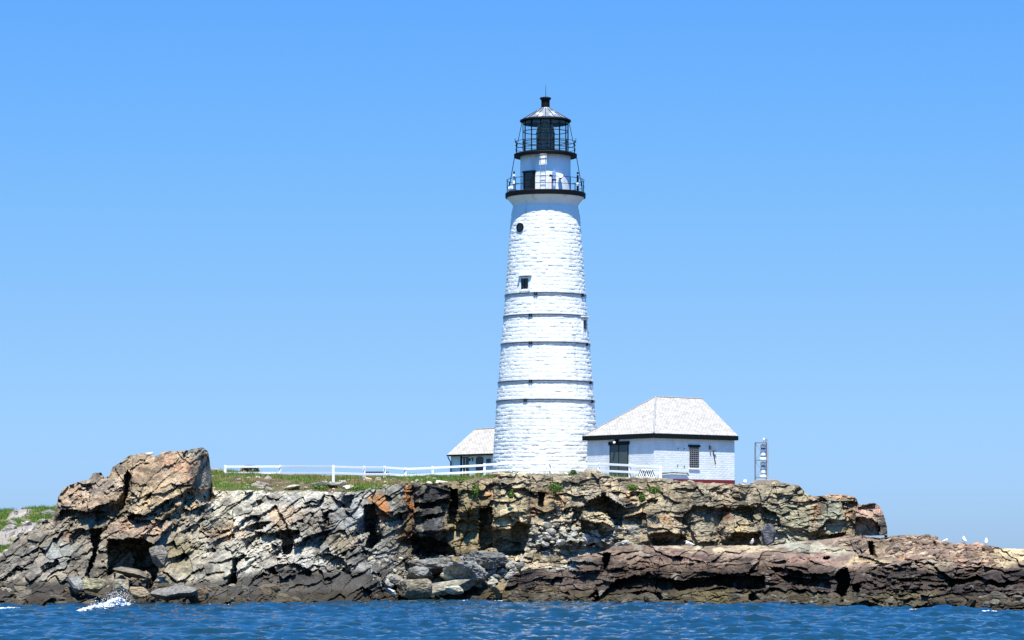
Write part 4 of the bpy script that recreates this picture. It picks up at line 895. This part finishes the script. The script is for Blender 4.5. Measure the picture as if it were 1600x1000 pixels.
# ladder
a = tp(848.3, 0, 39.3); zl_ = z2b-.05
ld = MB()
for s in (-1, 1): ld.add([frame_pts(a, WRr, s*.19+i_, .2+j_, k_) for k_ in (zd, z2t+.02) for j_ in (-.015, .015) for i_ in (-.015, .015)], [(0, 2, 3, 1), (4, 5, 7, 6), (0, 1, 5, 4), (2, 6, 7, 3), (0, 4, 6, 2), (1, 3, 7, 5)])
k_ = zd+.25
while k_ < z2b: cyl_box(ld, a, WRr, -.19, .19, .188, .212, k_-.012, k_+.012); k_ += .33
ld.build('ladder', M_steel, LH)
# windows in the shaft
def ring_window(pxx, pyc, rpx, r_w):
    a = tp(pxx, 0, rpx); Rm = rpx*mpp; zc = zfr(pyc, a, Rm); n = 28
    def disk(mb, r0, r1, y0, y1):
        vs = []
        for (r, y) in ((r0, y0), (r1, y0), (r1, y1), (r0, y1)):
            for i in range(n): t = 2*math.pi*i/n; vs.append(frame_pts(a, Rm, r*math.cos(t), y, zc+r*math.sin(t)))
        fs = [(j*n+i, j*n+(i+1) % n, ((j+1) % 4)*n+(i+1) % n, ((j+1) % 4)*n+i) for j in range(4) for i in range(n)]; mb.add(vs, fs)
    mb = MB(); disk(mb, r_w, r_w+.06, -.1, .09); wn = mb.build('round_window', M_black, LH)
    mb = MB(); mb.add([frame_pts(a, Rm, r_w*1.02*math.cos(2*math.pi*i/n), .055, zc+r_w*1.02*math.sin(2*math.pi*i/n)) for i in range(n)], [tuple(range(n))]); mb.build('pane', M_blackglass, wn)
ring_window(813, 355.5, 55.2, .27)
def rect_window(pxx, y0, y1, hw, rpx, sash=True):
    a = tp(pxx, 0, rpx); Rm = rpx*mpp; z1, z0 = zfr(y0, a, Rm), zfr(y1, a, Rm)
    mb = MB()
    for (x0_, x1_, za, zb) in ((-hw-.13, -hw, z0-.1, z1+.1), (hw, hw+.13, z0-.1, z1+.1), (-hw, hw, z0-.12, z0), (-hw, hw, z1, z1+.1)): cyl_box(mb, a, Rm, x0_, x1_, -.25, .07, za, zb)
    wn = mb.build('window', M_white, LH, bevel=.01)
    mb = MB(); cyl_box(mb, a, Rm, -hw, hw, -.3, .03, z0, z1); mb.build('pane', M_blackglass, wn)
    mb = MB(); cyl_box(mb, a, Rm, -.015, .015, .03, .05, z0, z1); cyl_box(mb, a, Rm, -hw, hw, .031, .048, (z0+z1)/2-.015, (z0+z1)/2+.015); mb.build('window_bars', M_black, wn)
    mb = MB(); cyl_box(mb, a, Rm, -hw-.22, hw+.22, -.2, .22, z1+.16, z1+.26); mb.build('window_hood', M_white, wn, bevel=.02)
rect_window(820, 435, 453, .30, 61.6); rect_window(912.5, 500, 524, .26, 66.5)
# iron bands
for (yc, cx_) in ((458, 837), (491.5, 829), (535, 829), (595, 829), (624.5, 821)):
    Rm = interp(yc+1, R_PROF)*mpp; zc = CH-(yc-HY)*(TD-Rm)/F; Rb = Rm+.055
    mb = MB(); mb.lathe([(Rb-.03, zc-.085), (Rb+.012, zc-.085), (Rb+.012, zc-.045), (Rb-.012, zc-.035), (Rb-.012, zc+.035), (Rb+.012, zc+.045), (Rb+.012, zc+.085), (Rb-.03, zc+.085)], 120, closed='loop')
    bnd = mb.build('iron_band', M_iron, LH)
    for cxx in (cx_, 908 + (yc-458)*.09):
        a = tp(cxx, 0, Rm/mpp); mb = MB(); cyl_box(mb, a, Rb, -.10, -.03, -.03, .07, zc-.13, zc+.09); cyl_box(mb, a, Rb, .03, .10, -.03, .07, zc-.13, zc+.09)
        p0, p1 = frame_pts(a, Rb, -.18, .05, zc), frame_pts(a, Rb, .18, .05, zc); mb.tube(p0, p1, .025, 6); mb.build('band_clamp', M_dark, bnd)
# equipment standing on the gallery (things of their own)
def gal(a_deg, r): a = math.radians(a_deg); return Vector((TX+r*math.sin(a), TD-r*math.cos(a), zd))
g = gal(-66, 2.45); e = empty('fog_detector', g); tag(e, 'instrument post with white canisters at the left end of the lower gallery', 'instrument')
MB().tube((0, 0, -.01), (0, 0, 1.35), .035, 8).build('post', M_black, e)
for (z0, z1, r) in ((.55, .78, .11), (1.1, 1.22, .10), (1.3, 1.44, .06)): MB().tube((0, 0, z0), (0, 0, z1), r, 14).build('canister', M_whitegloss if z0 < 1.2 else M_black, e, bevel=.01)
g = gal(-70, 2.62); e = empty('drum_lamp', g); tag(e, 'round white drum lamp on the deck beside the left instrument post', 'lamp')
MB().lathe([(0.02, .05), (.14, .06), (.2, .16), (.2, .3), (.12, .40), (.02, .42)], 20).build('drum', M_whitegloss, e, smooth_sh=True); MB().tube((0, 0, -.01), (0, 0, .08), .1, 12).build('foot', M_black, e)
g = gal(63, 2.55); e = empty('signal_post', g); tag(e, 'thick dark post with a white disc at the right end of the lower gallery', 'post')
MB().tube((0, 0, -.01), (0, 0, 1.15), .075, 10).build('post', M_black, e); MB().lathe([(.02, 1.22), (.07, 1.25), (.08, 1.31), (.05, 1.37), (.01, 1.39)], 12).build('cap', M_black, e); MB().tube((0, -.07, .52), (0, -.12, .52), .11, 16).build('disc', M_whitegloss, e)
g = gal(15, 2.25); e = empty('floodlight_stand', g); tag(e, 'instrument box coloured as blue shade on a narrow stand beside the gallery ladder', 'instrument')
MB().box(-.13, .13, -.1, .1, .72, 1.28).build('housing', M_shadeblue, e, bevel=.03); MB().tube((0, 0, 1.27), (0, 0, 1.45), .07, 10).build('cap', M_shadeblue, e)
MB().box(-.11, -.03, -.06, .06, -.01, .73).build('leg', M_shadeblue, e); MB().box(.04, .12, -.06, .06, -.01, .73).build('leg', M_shadeblue, e); MB().tube((-.12, -.08, .98), (-.32, -.12, 1.0), .07, 10, .09).build('lamp_head', M_black, e); MB().box(-.15, .15, -.12, .12, .66, .73).build('shelf', M_black, e)
g = gal(31, 2.05); e = empty('floodlight', g); tag(e, 'small white floodlight with a black front on the watch-room wall at right', 'floodlight')
MB().tube((0, .12, .95), (0, -.02, 1.05), .15, 16, .17).build('shade', M_whitegloss, e, bevel=.01); MB().tube((0, -.03, .88), (0, -.1, .86), .07, 12).build('lens', M_black, e); MB().bar((0, .26, .98), (0, .05, 1.0), .05, .05).build('bracket', M_steel, e)

# ------------------------------------------------------------------ houses
def uv_face(o, f2uv):
    me = o.data; uvl = me.uv_layers.new(name='UVMap')
    for p in me.polygons:
        for li in p.loop_indices: uvl.data[li].uv = f2uv(me.vertices[me.loops[li].vertex_index].co, p.normal)
def wall_uv(co, n):
    if abs(n.z) > .9: return (co.x, co.y)
    t = Vector((-n.y, n.x, 0)).normalized(); return (co.x*t.x+co.y*t.y, co.z)
def roof_uv(co, n):
    if abs(n.z) > .98: return (co.x, co.y)
    t = Vector((-n.y, n.x, 0)).normalized(); s = n.cross(t); return (co.dot(t), co.dot(s))
def house(name, loc, rz, L, W, H, zr, s1, s2, o_e, label, base_drop=.8, gable_right=True, gable_left=False, fas=.32):
    e = empty(name, loc, rz); tag(e, label, 'house')
    mb = MB(); mb.box(0, L, 0, W, -base_drop, H-.002)
    wl = mb.build('wall', M_brick, e); uv_face(wl, wall_uv)
    # roof solid
    x0 = -o_e; x1 = L+(.12 if gable_right else o_e); y0, y1 = -o_e, W+o_e
    if gable_left: x0 = -.12
    ra = Vector((s1 if not gable_left else x0, W/2, zr)); rb = Vector((s2, W/2, zr)); zb = H+.0
    A, B, C_, D_ = Vector((x0, y0, zb+fas)), Vector((x1, y0, zb+fas)), Vector((x1, y1, zb+fas)), Vector((x0, y1, zb+fas))
    mb = MB(); mb.add([A, B, C_, D_, ra, rb], [(0, 1, 5, 4), (2, 3, 4, 5), (3, 0, 4), (1, 2, 5), (0, 3, 2, 1)])
    rf = mb.build('roof', M_shingle, e); uv_face(rf, roof_uv)
    mb = MB(); i_ = .02
    mb.box(x0-i_, x1+i_, y0-i_, y1+i_, zb, zb+fas-.01); mb.build('eave_fascia', M_dark, e, bevel=.02)
    # ridge/hip caps
    mb = MB(); mb.tube(ra+Vector((0, 0, .0)), rb+Vector((0, 0, .0)), .07, 6)
    if not gable_left: mb.tube(A, ra, .06, 6); mb.tube(D_, ra, .06, 6)
    mb.build('ridge_cap', M_grey, rf)
    return e, wl
# shed on the right: hipped towards the tower, gabled at the far end
OX = P(1022, 753, 217)
ang = math.radians(40); L1, W1 = 7.56, 6.85; ZE0 = CH-(684.3-HY)*217/F-OX.z; ZR = CH-(619.5-HY)*221.5/F-OX.z
sh, shw = house('shed', OX, ang, L1, W1, ZE0, ZR, 3.3, L1+.12, .24, 'white hip-roofed brick shed to the right of the lighthouse', 1.0)
dsh = lambda px, s_px: 0
def sX(px_): return (px_-1022)*.0436/math.cos(ang)
def sY(px_): return (1022-px_)*.0440/math.sin(ang)
def zl(y, D): return CH-(y-HY)*D/F-OX.z
pl = MB(); pl.box(-.02, L1+.02, -.025, W1+.02, -1.0, zl(748.3, 218)+.0); pl.build('plinth', M_red, sh)
# door on the end wall (local x = 0 face)
y0, y1 = sY(983.5), sY(957.5); zt_, zb_ = zl(694.5, 219.3), -.6
mb = MB(); mb.box(-.03, .2, y0, y1, zb_, zt_); dr = mb.build('door', M_door, sh)
mb = MB(); ym = (y0+y1)/2
for k in range(9):
    yy = y0+(y1-y0)*(k+.5)/9; mb.box(-.045, -.028, yy-.09, yy+.09, zb_, zt_-.1)
mb.build('door_boards', M_door, dr, bevel=.012)
MB().box(-.06, -.04, ym-.03, ym+.03, zb_, zt_).build('door_stop', M_dark, dr); MB().box(-.09, .1, y0-.16, y1+.16, zt_-.02, zt_+.22).build('lintel', M_dark, dr)
MB().box(-.05, -.02, y0-.07, y0, zb_, zt_).build('jamb', M_dark, dr); MB().box(-.05, -.02, y1, y1+.07, zb_, zt_).build('jamb', M_dark, dr)
lp = empty('wall_lamp', (0, 0, 0)); lp.parent = sh
lp.name = 'wall_lamp'; zz = zl(690, 219.5); yy = sY(968)
lm = MB().box(-.2, 0, yy-.11, yy+.11, zz-.05, zz+.28).build('lamp_housing', M_black, sh, bevel=.02); MB().lathe([(.02, zz-.16), (.08, zz-.13), (.1, zz-.06), (.08, zz), (.02, zz+.01)], 14, -.26, yy+.06).build('lamp_globe', M_whitegloss, lm, smooth_sh=True)
bpy.data.objects.remove(lp)
# barred window on the long wall (local y = 0 face)
x0, x1 = sX(1079.5), sX(1094.5); z1_, z0_ = zl(698.5, 219.2), zl(731, 219.2)
mb = MB(); mb.box(x0, x1, -.02, .2, z0_, z1_); wn = mb.build('window', M_blackglass, sh)
MB().box(x0-.11, x1+.11, -.10, .1, z1_-.01, z1_+.15).build('lintel', M_dark, wn, bevel=.01)
mb = MB()
for k in range(6): xx = x0+(x1-x0)*k/5; mb.box(xx-.016, xx+.016, -.052, -.026, z0_, z1_)
for k in range(11): z_ = z0_+(z1_-z0_)*k/10; mb.box(x0, x1, -.066, -.050, z_-.014, z_+.014)
mb.build('window_grille', M_grey, wn); MB().box(x0-.07, x1+.07, -.08, .05, z0_-.1, z0_-.002).build('sill', M_wood, wn)
# rusty bracket, pipe and lower duct on the long wall
xx = sX(1113); z_ = zl(700, 219.8); mb = MB(); mb.box(xx-.05, xx+.05, -.14, .02, z_-.1, z_+.16); mb.build('rusty_bracket', M_rust, sh)
xx = sX(1118); mb = MB(); mb.bar((xx-.03, -.06, zl(704.5, 219.9)), (xx+.26, -.12, zl(704, 219.9)), .06, .05); mb.bar((xx+.02, -.05, zl(705, 219.9)), (xx+.25, -.05, zl(725, 219.9)), .05, .04); mb.build('bent_pipe', M_rust, sh)
mb = MB(); zz = zl(739, 218.4); mb.tube((sX(1033), -.09, zz-.05), (sX(1050), -.09, zz+.03), .055, 8); mb.tube((sX(1050), -.09, zz+.03), (sX(1074), -.09, zz), .055, 8); mb.tube((sX(1074), -.09, zz+.03), (sX(1077), -.09, zz-.16), .05, 8); mb.build('wall_pipe', M_iron, sh)
for (px_, y_) in ((1061, 701), (1071, 701), (1060, 727), (1071, 728)):
    xx = sX(px_); z_ = zl(y_, 218.6); MB().tube((xx, 0, z_), (xx, -.04, z_), .05, 8).build('anchor_plate', M_iron, sh)

# small house on the left, partly behind the tower
HO = P(704.5, 752, 234); a2_ = -math.radians(45); H2 = CH-(713-HY)*234/F-HO.z; ZR2 = CH-(670.5-HY)*235.9/F-HO.z
h2, h2w = house('small_house', HO, a2_, 5.1, 5.2, H2, ZR2, 0, 5.1+.12, .30, 'small white house with light shingle roof tucked behind the tower at left', .8, True, True, .11)
def s2(px_): return (px_-704.5)*.0466/math.cos(a2_)
def z2(y): return CH-(y-HY)*232.5/F-HO.z
def win2(x0, x1, z0, z1, arch=False, nm='window', sash=True):
    mb = MB()
    if arch:
        n = 8; pts = [(x0, -.03, z0), (x1, -.03, z0)]+[(x1+(x0-x1)*k/n, -.03, z1-.12+.12*math.sin(math.pi*k/n)) for k in range(n+1)]; mb.poly(pts, (0, .1, 0))
    else: mb.box(x0, x1, -.02, .1, z0, z1)
    w_ = mb.build(nm, M_blackglass, h2)
    if sash:
        mb = MB(); mb.box(x0-.12, x0, -.05, .02, z0, z1+.05); mb.box(x0+.12, x1, -.045, -.022, z0, z0+.05); mb.build('frame', M_dark, w_)
        mb = MB(); mb.box(x0+.1, x0+.15, -.05, -.024, z0, z1-.1); mb.box(x0+.1, x1, -.05, -.024, (z0+z1)/2-.03, (z0+z1)/2+.02); mb.box(x0+.1, x1, -.06, -.024, z0-.06, z0+.0); mb.box((x0+x1)/2+.05, (x0+x1)/2+.08, -.05, -.024, z0, z1-.1); mb.build('sash', M_wood, w_)
    return w_
win2(s2(722), s2(733), z2(746), z2(713.5)); dw = win2(s2(744.5), s2(756), z2(756), z2(713.5), True, 'door', False); win2(s2(760.5), s2(767.5), z2(724), z2(717.5), False, 'window', False)
xx = s2(739.5); mb = MB(); mb.box(xx-.03, xx+.03, -.05, 0, z2(721), z2(715)); mb.bar((xx, -.04, z2(716)), (xx-.12, -.2, z2(717)), .03, .03); mb.lathe([(.02, z2(716)), (.07, z2(717.5)), (.06, z2(720)), (.02, z2(720.5))], 10, xx-.12, -.22); mb.build('wall_lantern', M_black, h2)
mb = MB(); mb.tube((.03, -.32, H2-.02), (.03, -.3, H2-.12), .04, 8); mb.tube((.03, -.3, H2-.12), (.05, -.07, H2-.42), .04, 8); mb.tube((.05, -.07, H2-.4), (.05, -.07, -.5), .045, 8); mb.build('downpipe', M_black, h2)

# ------------------------------------------------------------------ fence
PST = [(352, 727.5, 751, 219), (438, 727.5, 747, 221), (521, 727.5, 755, 213.5), (569, 729, 752, 216), (601, 729, 750, 218), (633.5, 731.5, 751, 219), (676, 729.5, 752, 219), (757, 725, 750, 219.5),
       (803, 722.5, 748, 220), (859, 722.5, 748, 219.8), (936, 723.5, 748, 217), (984, 725.5, 750, 214.5), (1032, 728.5, 754, 213)]
fe = empty('fence', P(352, 751, 219)); tag(fe, 'white two-rail wooden fence along the cliff top before tower and shed', 'fence'); fl = fe.location
pts_t = []
for k, (x_, yt, yb, D) in enumerate(PST):
    t_, b_ = P(x_, yt, D)-fl, P(x_, yb+6, D)-fl; wd = .17 if k != 1 else .15
    MB().box(b_.x-wd/2, b_.x+wd/2, b_.y-wd/2, b_.y+wd/2, b_.z, t_.z+.03).build('post', M_wood, fe, bevel=.012); pts_t.append((t_, (yb-yt)*D/F))
rng2 = random.Random(3)
for k in range(len(pts_t)-1):
    (a_, ha), (b_, hb) = pts_t[k], pts_t[k+1]; f_ = Vector((0, -.11, 0))
    for (dz_) in (-.075, -.52):
        j1, j2 = rng2.uniform(-.015, .015), rng2.uniform(-.015, .015)
        p_, q_ = a_+f_+Vector((-.06, 0, dz_+j1)), b_+f_+Vector((.06, 0.02, dz_+j2)); u_ = Vector((0, 0, .075)); v_ = Vector((0, .045, 0))
        MB().poly([p_-u_, q_-u_, q_+u_, p_+u_], v_).build('rail', M_wood, fe, bevel=.008)
# check bar orientation: wx is horizontal thickness only when the bar runs sideways; keep rails square-ish
# ------------------------------------------------------------------ bench, cairn, chairs, beacon
b0 = P(587, 748, 226); e = empty('bench', b0); tag(e, 'weathered grey bench behind the fence on the grass', 'bench'); hw = 20*226/F
for zz, tk in ((.46, .07),): MB().box(-hw, hw, .0, .1, zz-.05, zz+.03).box(-hw, hw, .13, .22, zz-.02, zz+.05).build('backrest', M_dark, e)
MB().box(-hw, hw, -.42, -.02, .24, .30).build('seat', M_grey, e, bevel=.01)
for s in (-1, 1):
    MB().box(s*hw*.94-.05, s*hw*.94+.05, -.42, -.30, -.4, .24).build('leg', M_grey, e); MB().box(s*hw*.94-.05, s*hw*.94+.05, -.05, .08, -.4, .5).build('leg', M_grey, e)
MB().box(-hw+.1, hw-.1, -.40, -.36, .05, .2).build('apron', M_grey, e)
cb = P(390, 742, 229); rgc = np.random.RandomState(8); Vs, Fs, Cs = [], [], []; n0 = 0
bm = bmesh.new(); bmesh.ops.create_icosphere(bm, subdivisions=2, radius=1); v0 = np.array([x.co[:] for x in bm.verts]); f0 = np.array([[q.index for q in p.verts] for p in bm.faces]); bm.free()
for r_ in range(4):
    for k in range(9):
        c = np.array([(k-4)*.17*(1-.06*r_)+rgc.randn()*.02, rgc.randn()*.12, .05+r_*.15]); s = np.array([.13, .2, .085])*(.8+.4*rgc.rand()); Vs.append(v0*s*(1+.1*rgc.randn(len(v0), 1))+c); Fs.append(f0+n0); n0 += len(v0); Cs.append(np.tile(lin((176, 150, 118))*(.5+.7*rgc.rand()), (len(v0), 1)))
cn = empty('cairn', cb); tag(cn, 'low round stone fire pit with a dark flat top behind the fence', 'stone ring')
mesh_np('stones', np.concatenate(Vs), np.concatenate(Fs), M_rock, np.concatenate(Cs)*.8, parent=cn); MB().lathe([(.5, .60), (.52, .63), (.4, .68), (.1, .70)], 20).build('lid', M_dark, cn)
for i, (x_, y_, D_, s_, lb) in enumerate([(362, 740, 232, (.9, .5, .2), 'low grey rock ridge on the skyline left of the stone ring'), (428, 744, 230, (1.2, .5, .14), 'low grey rock on the skyline right of the stone ring'), (502, 745, 230, (.8, .4, .12), 'low dark rock on the skyline below the fence middle'), (338, 737, 231, (.6, .5, .25), 'pale rock beside the tall outcrop on the skyline')]):
    boulder('rock', x_, y_, D_, s_, (160, 146, 124), lb, 70+i, .1, 10, sub=4, cat='rock')
def slat_chair(px_, py_, D, lean, label, rz):
    e = empty('slatted_chair', P(px_, py_, D), rz); tag(e, label, 'chair', 'white slatted chairs before the shed')
    for k in range(4):
        x = -.20+k*.135; MB().bar((x, 0, -.02), (x+lean*.30, .06, .72-.04*abs(k-1.5)), .07, .03).build('back_slat', M_wood, e)
    MB().poly([(-.24, .09, -.02), (.26, .09, -.02), (.26+lean*.28, .15, .66), (-.24+lean*.28, .15, .66)], (0, .02, 0)).build('slat_gap_shade', M_dark, e)  # dark board added behind the slats, painting the shade in their gaps
    MB().box(-.26, .28, -.42, -.02, .10, .135).build('seat', M_wood, e); MB().bar((-.27+lean*.28, -.03, .66), (.30+lean*.28, -.03, .66), .04, .05).build('crosspiece', M_wood, e)
    for x in (-.25, .27): MB().box(x-.025, x+.025, -.42, -.37, -.3, .21).build('leg', M_wood, e); MB().box(x-.025, x+.025, -.03, .02, -.3, .21).build('leg', M_wood, e)
    return e
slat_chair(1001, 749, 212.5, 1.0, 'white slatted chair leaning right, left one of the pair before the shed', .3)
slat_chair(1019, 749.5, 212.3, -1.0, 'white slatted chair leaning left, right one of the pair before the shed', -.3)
e = empty('concrete_step', P(1033, 751, 212.5)); tag(e, 'low tan concrete step beside the slatted chairs', 'step'); MB().box(-.42, .42, -.3, .5, -.3, .16).build('slab', M_conc, e, bevel=.03)
# beacon on its slab
KD = 211.0; kb = P(1191, 756.5, KD); km = KD/F; kz = lambda y: (756.5-y)*km; kx = lambda x: (x-1191)*km
e = empty('fog_signal', kb); tag(e, 'slim steel frame holding stacked white signal lamps at the right end of the cliff top', 'fog signal')
M_frame = painted('pale_galvanised_frame', (150, 156, 158), .5, .15, 8)
for (x, y_) in ((1181.2, 0), (1181.2, .8), (1199.3, 0), (1199.3, .8)):
    r_ = .03 if x < 1190 else .055; MB().box(kx(x)-r_, kx(x)+r_, y_-r_, y_+r_, kz(749.5), kz(691)).build('frame_post', M_frame, e)
for yy in (746.5, 719.5, 692): MB().box(kx(1180.6), kx(1200), -.05, .85, kz(yy), kz(yy-1.2)).build('platform', M_steel, e)
for (ya, yb) in ((745, 722), (718, 694)): MB().bar((kx(1181.2), -.03, kz(ya)), (kx(1187), -.03, kz(ya-9)), .03, .03).bar((kx(1181.2), -.03, kz(yb)), (kx(1187), -.03, kz(yb+9)), .03, .03).build('brace', M_steel, e)
def stack(y0, y1, parent):
    h = y0-y1; pr = [(.03, 0), (5.4, 0), (5.4, .10), (4.4, .12), (3.6, .20), (3.6, .24), (4.5, .28), (4.6, .44), (4.1, .48), (4.5, .52), (4.4, .64), (3.2, .68), (3.2, .74), (4.6, .78), (4.8, .90), (3.6, .96), (1, 1.0)]
    return MB().lathe([(a*km, kz(y0)+b*h*km) for a, b in pr], 24, kx(1193), .35).build('signal_lamp', M_whitegloss, parent, smooth_sh=False)
def bands(y0, y1, lamp):
    h = y0-y1
    for (f0_, r0_) in ((.17, 4.0), (.46, 4.4), (.71, 3.9)): MB().lathe([(r0_*km*.8, kz(y0)+(f0_-.03)*h*km), (r0_*km*1.03, kz(y0)+(f0_-.02)*h*km), (r0_*km*1.03, kz(y0)+(f0_+.02)*h*km), (r0_*km*.8, kz(y0)+(f0_+.03)*h*km)], 24, kx(1193), .35, 'loop').build('lens_band', M_panel, lamp)
for (ya, yb) in ((745.2, 721), (718, 693.6)): l_ = stack(ya, yb, e); bands(ya, yb, l_)
MB().lathe([(.3*km, kz(689)), (1.4*km, kz(688)), (1.6*km, kz(686)), (1*km, kz(684.3)), (.2*km, kz(684))], 14, kx(1194), .35).build('top_lamp', M_whitegloss, e, smooth_sh=True); MB().tube((kx(1194), .35, kz(691)), (kx(1194), .35, kz(688)), .03, 6).build('top_post', M_steel, e)
MB().box(kx(1196.8), kx(1199.6), .2, .5, kz(690.5), kz(686)).build('control_box', M_steel, e)
e = empty('concrete_slab', P(1197, 756.5, KD)); tag(e, 'stepped tan concrete slab under the steel signal frame', 'slab')
MB().poly([(-22*km, -.6, -.3), (22*km, -.6, -.3), (22*km, -.6, 3.5*km), (16*km, -.6, 7*km), (-14*km, -.6, 7*km), (-22*km, -.6, 2*km)], (0, 2.2, 0)).build('slab_block', M_conc, e, bevel=.03)
MB().box(24*km, 32*km, 0, 1.2, -.3, 2.6*km).build('slab_step', M_conc, e, bevel=.03)

# ------------------------------------------------------------------ gulls
M_gullw = painted('gull_white_plumage', (236, 236, 234), .8, .04, 20); M_gullg = painted('gull_grey_plumage', (150, 156, 164), .8, .1, 20); M_beak = painted('gull_yellow_beak', (206, 160, 50), .5, .1, 20)
def gull(px_, py_, D, rz, label, sit=False, k=1.0):
    e = empty('gull', P(px_, py_, D), rz); tag(e, label, 'gull', 'gulls resting on the rocks'); lz = .04 if sit else .13
    pts = [(-.27, 0, .02, .018), (-.16, 0, .05, .05), (-.04, 0, .08, .085), (.07, 0, .11, .085), (.13, 0, .19, .05), (.15, 0, .26, .042), (.18, 0, .275, .036)]
    if sit: pts = [(a, b, c-(.05 if c > .15 else 0), r) for a, b, c, r in pts]
    me = bpy.data.meshes.new('body'); me.from_pydata([(a*k, b*k, (c+lz)*k) for a, b, c, r in pts], [(i, i+1) for i in range(len(pts)-1)], []); o = bpy.data.objects.new('body', me); COL.objects.link(o); o.parent = e
    m = o.modifiers.new('skin', 'SKIN'); me.materials.append(M_gullw)
    for i, (a, b, c, r) in enumerate(pts): me.skin_vertices[0].data[i].radius = (r*k, r*k)
    me.skin_vertices[0].data[3].use_root = True; s = o.modifiers.new('sub', 'SUBSURF'); s.levels = 1; s.render_levels = 2
    for s_ in (-1, 1):
        MB().poly([(.07*k, s_*.085*k, (.12+lz)*k), (-.02*k, s_*.095*k, (.13+lz)*k), (-.30*k, s_*.03*k, (.04+lz)*k), (-.18*k, s_*.08*k, (.03+lz)*k), (0, s_*.092*k, (.05+lz)*k)], (0, s_*.014*k, 0)).build('wing', M_gullg, e, bevel=.004)
    hz = (.27 if not sit else .22)+lz; MB().tube((.20*k, 0, hz*k), (.27*k, 0, (hz-.015)*k), .014*k, 8, .004*k).build('beak', M_beak, e)
    if not sit:
        for s_ in (-1, 1): MB().tube((0, s_*.03*k, 0), (0, s_*.03*k, .13*k), .008*k, 6).box(-.01*k, .05*k, s_*.03*k-.02*k, s_*.03*k+.02*k, -.004, .004).build('leg', M_beak, e)
    return e
EX = lambda p: float(np.interp(p, shpx, shedge[:, 1])); EZ = lambda p: HY-(float(np.interp(p, shpx, shedge[:, 2]))-CH)*F/EX(p)
gull(1507, EZ(1507)+.5, EX(1507)+.15, math.radians(100), 'white gull standing on the low rocks at far right, left of the two', k=1.15)
gull(1541, EZ(1541)+.5, EX(1541)+.15, math.radians(80), 'white gull standing on the low rocks at far right, right of the two', k=1.1)
gull(1175, EZ(1175)+.5, EX(1175)+.2, math.radians(-75), 'gull standing on the ledge before the dark hollow', k=1.1)
gull(1077, EZ(1077)+.3, EX(1077)+.3, math.radians(160), 'gull crouching on the ledge at the cliff foot', True, 1.2)
gull(1164, 756.5, 210.5, math.radians(-90), 'white gull sitting at the cliff edge between shed and signal frame', True, 1.1)
gull(1477, EZ(1477)+.3, EX(1477)+.2, math.radians(20), 'gull crouching on the low rocks left of the two standing gulls', True, .8)
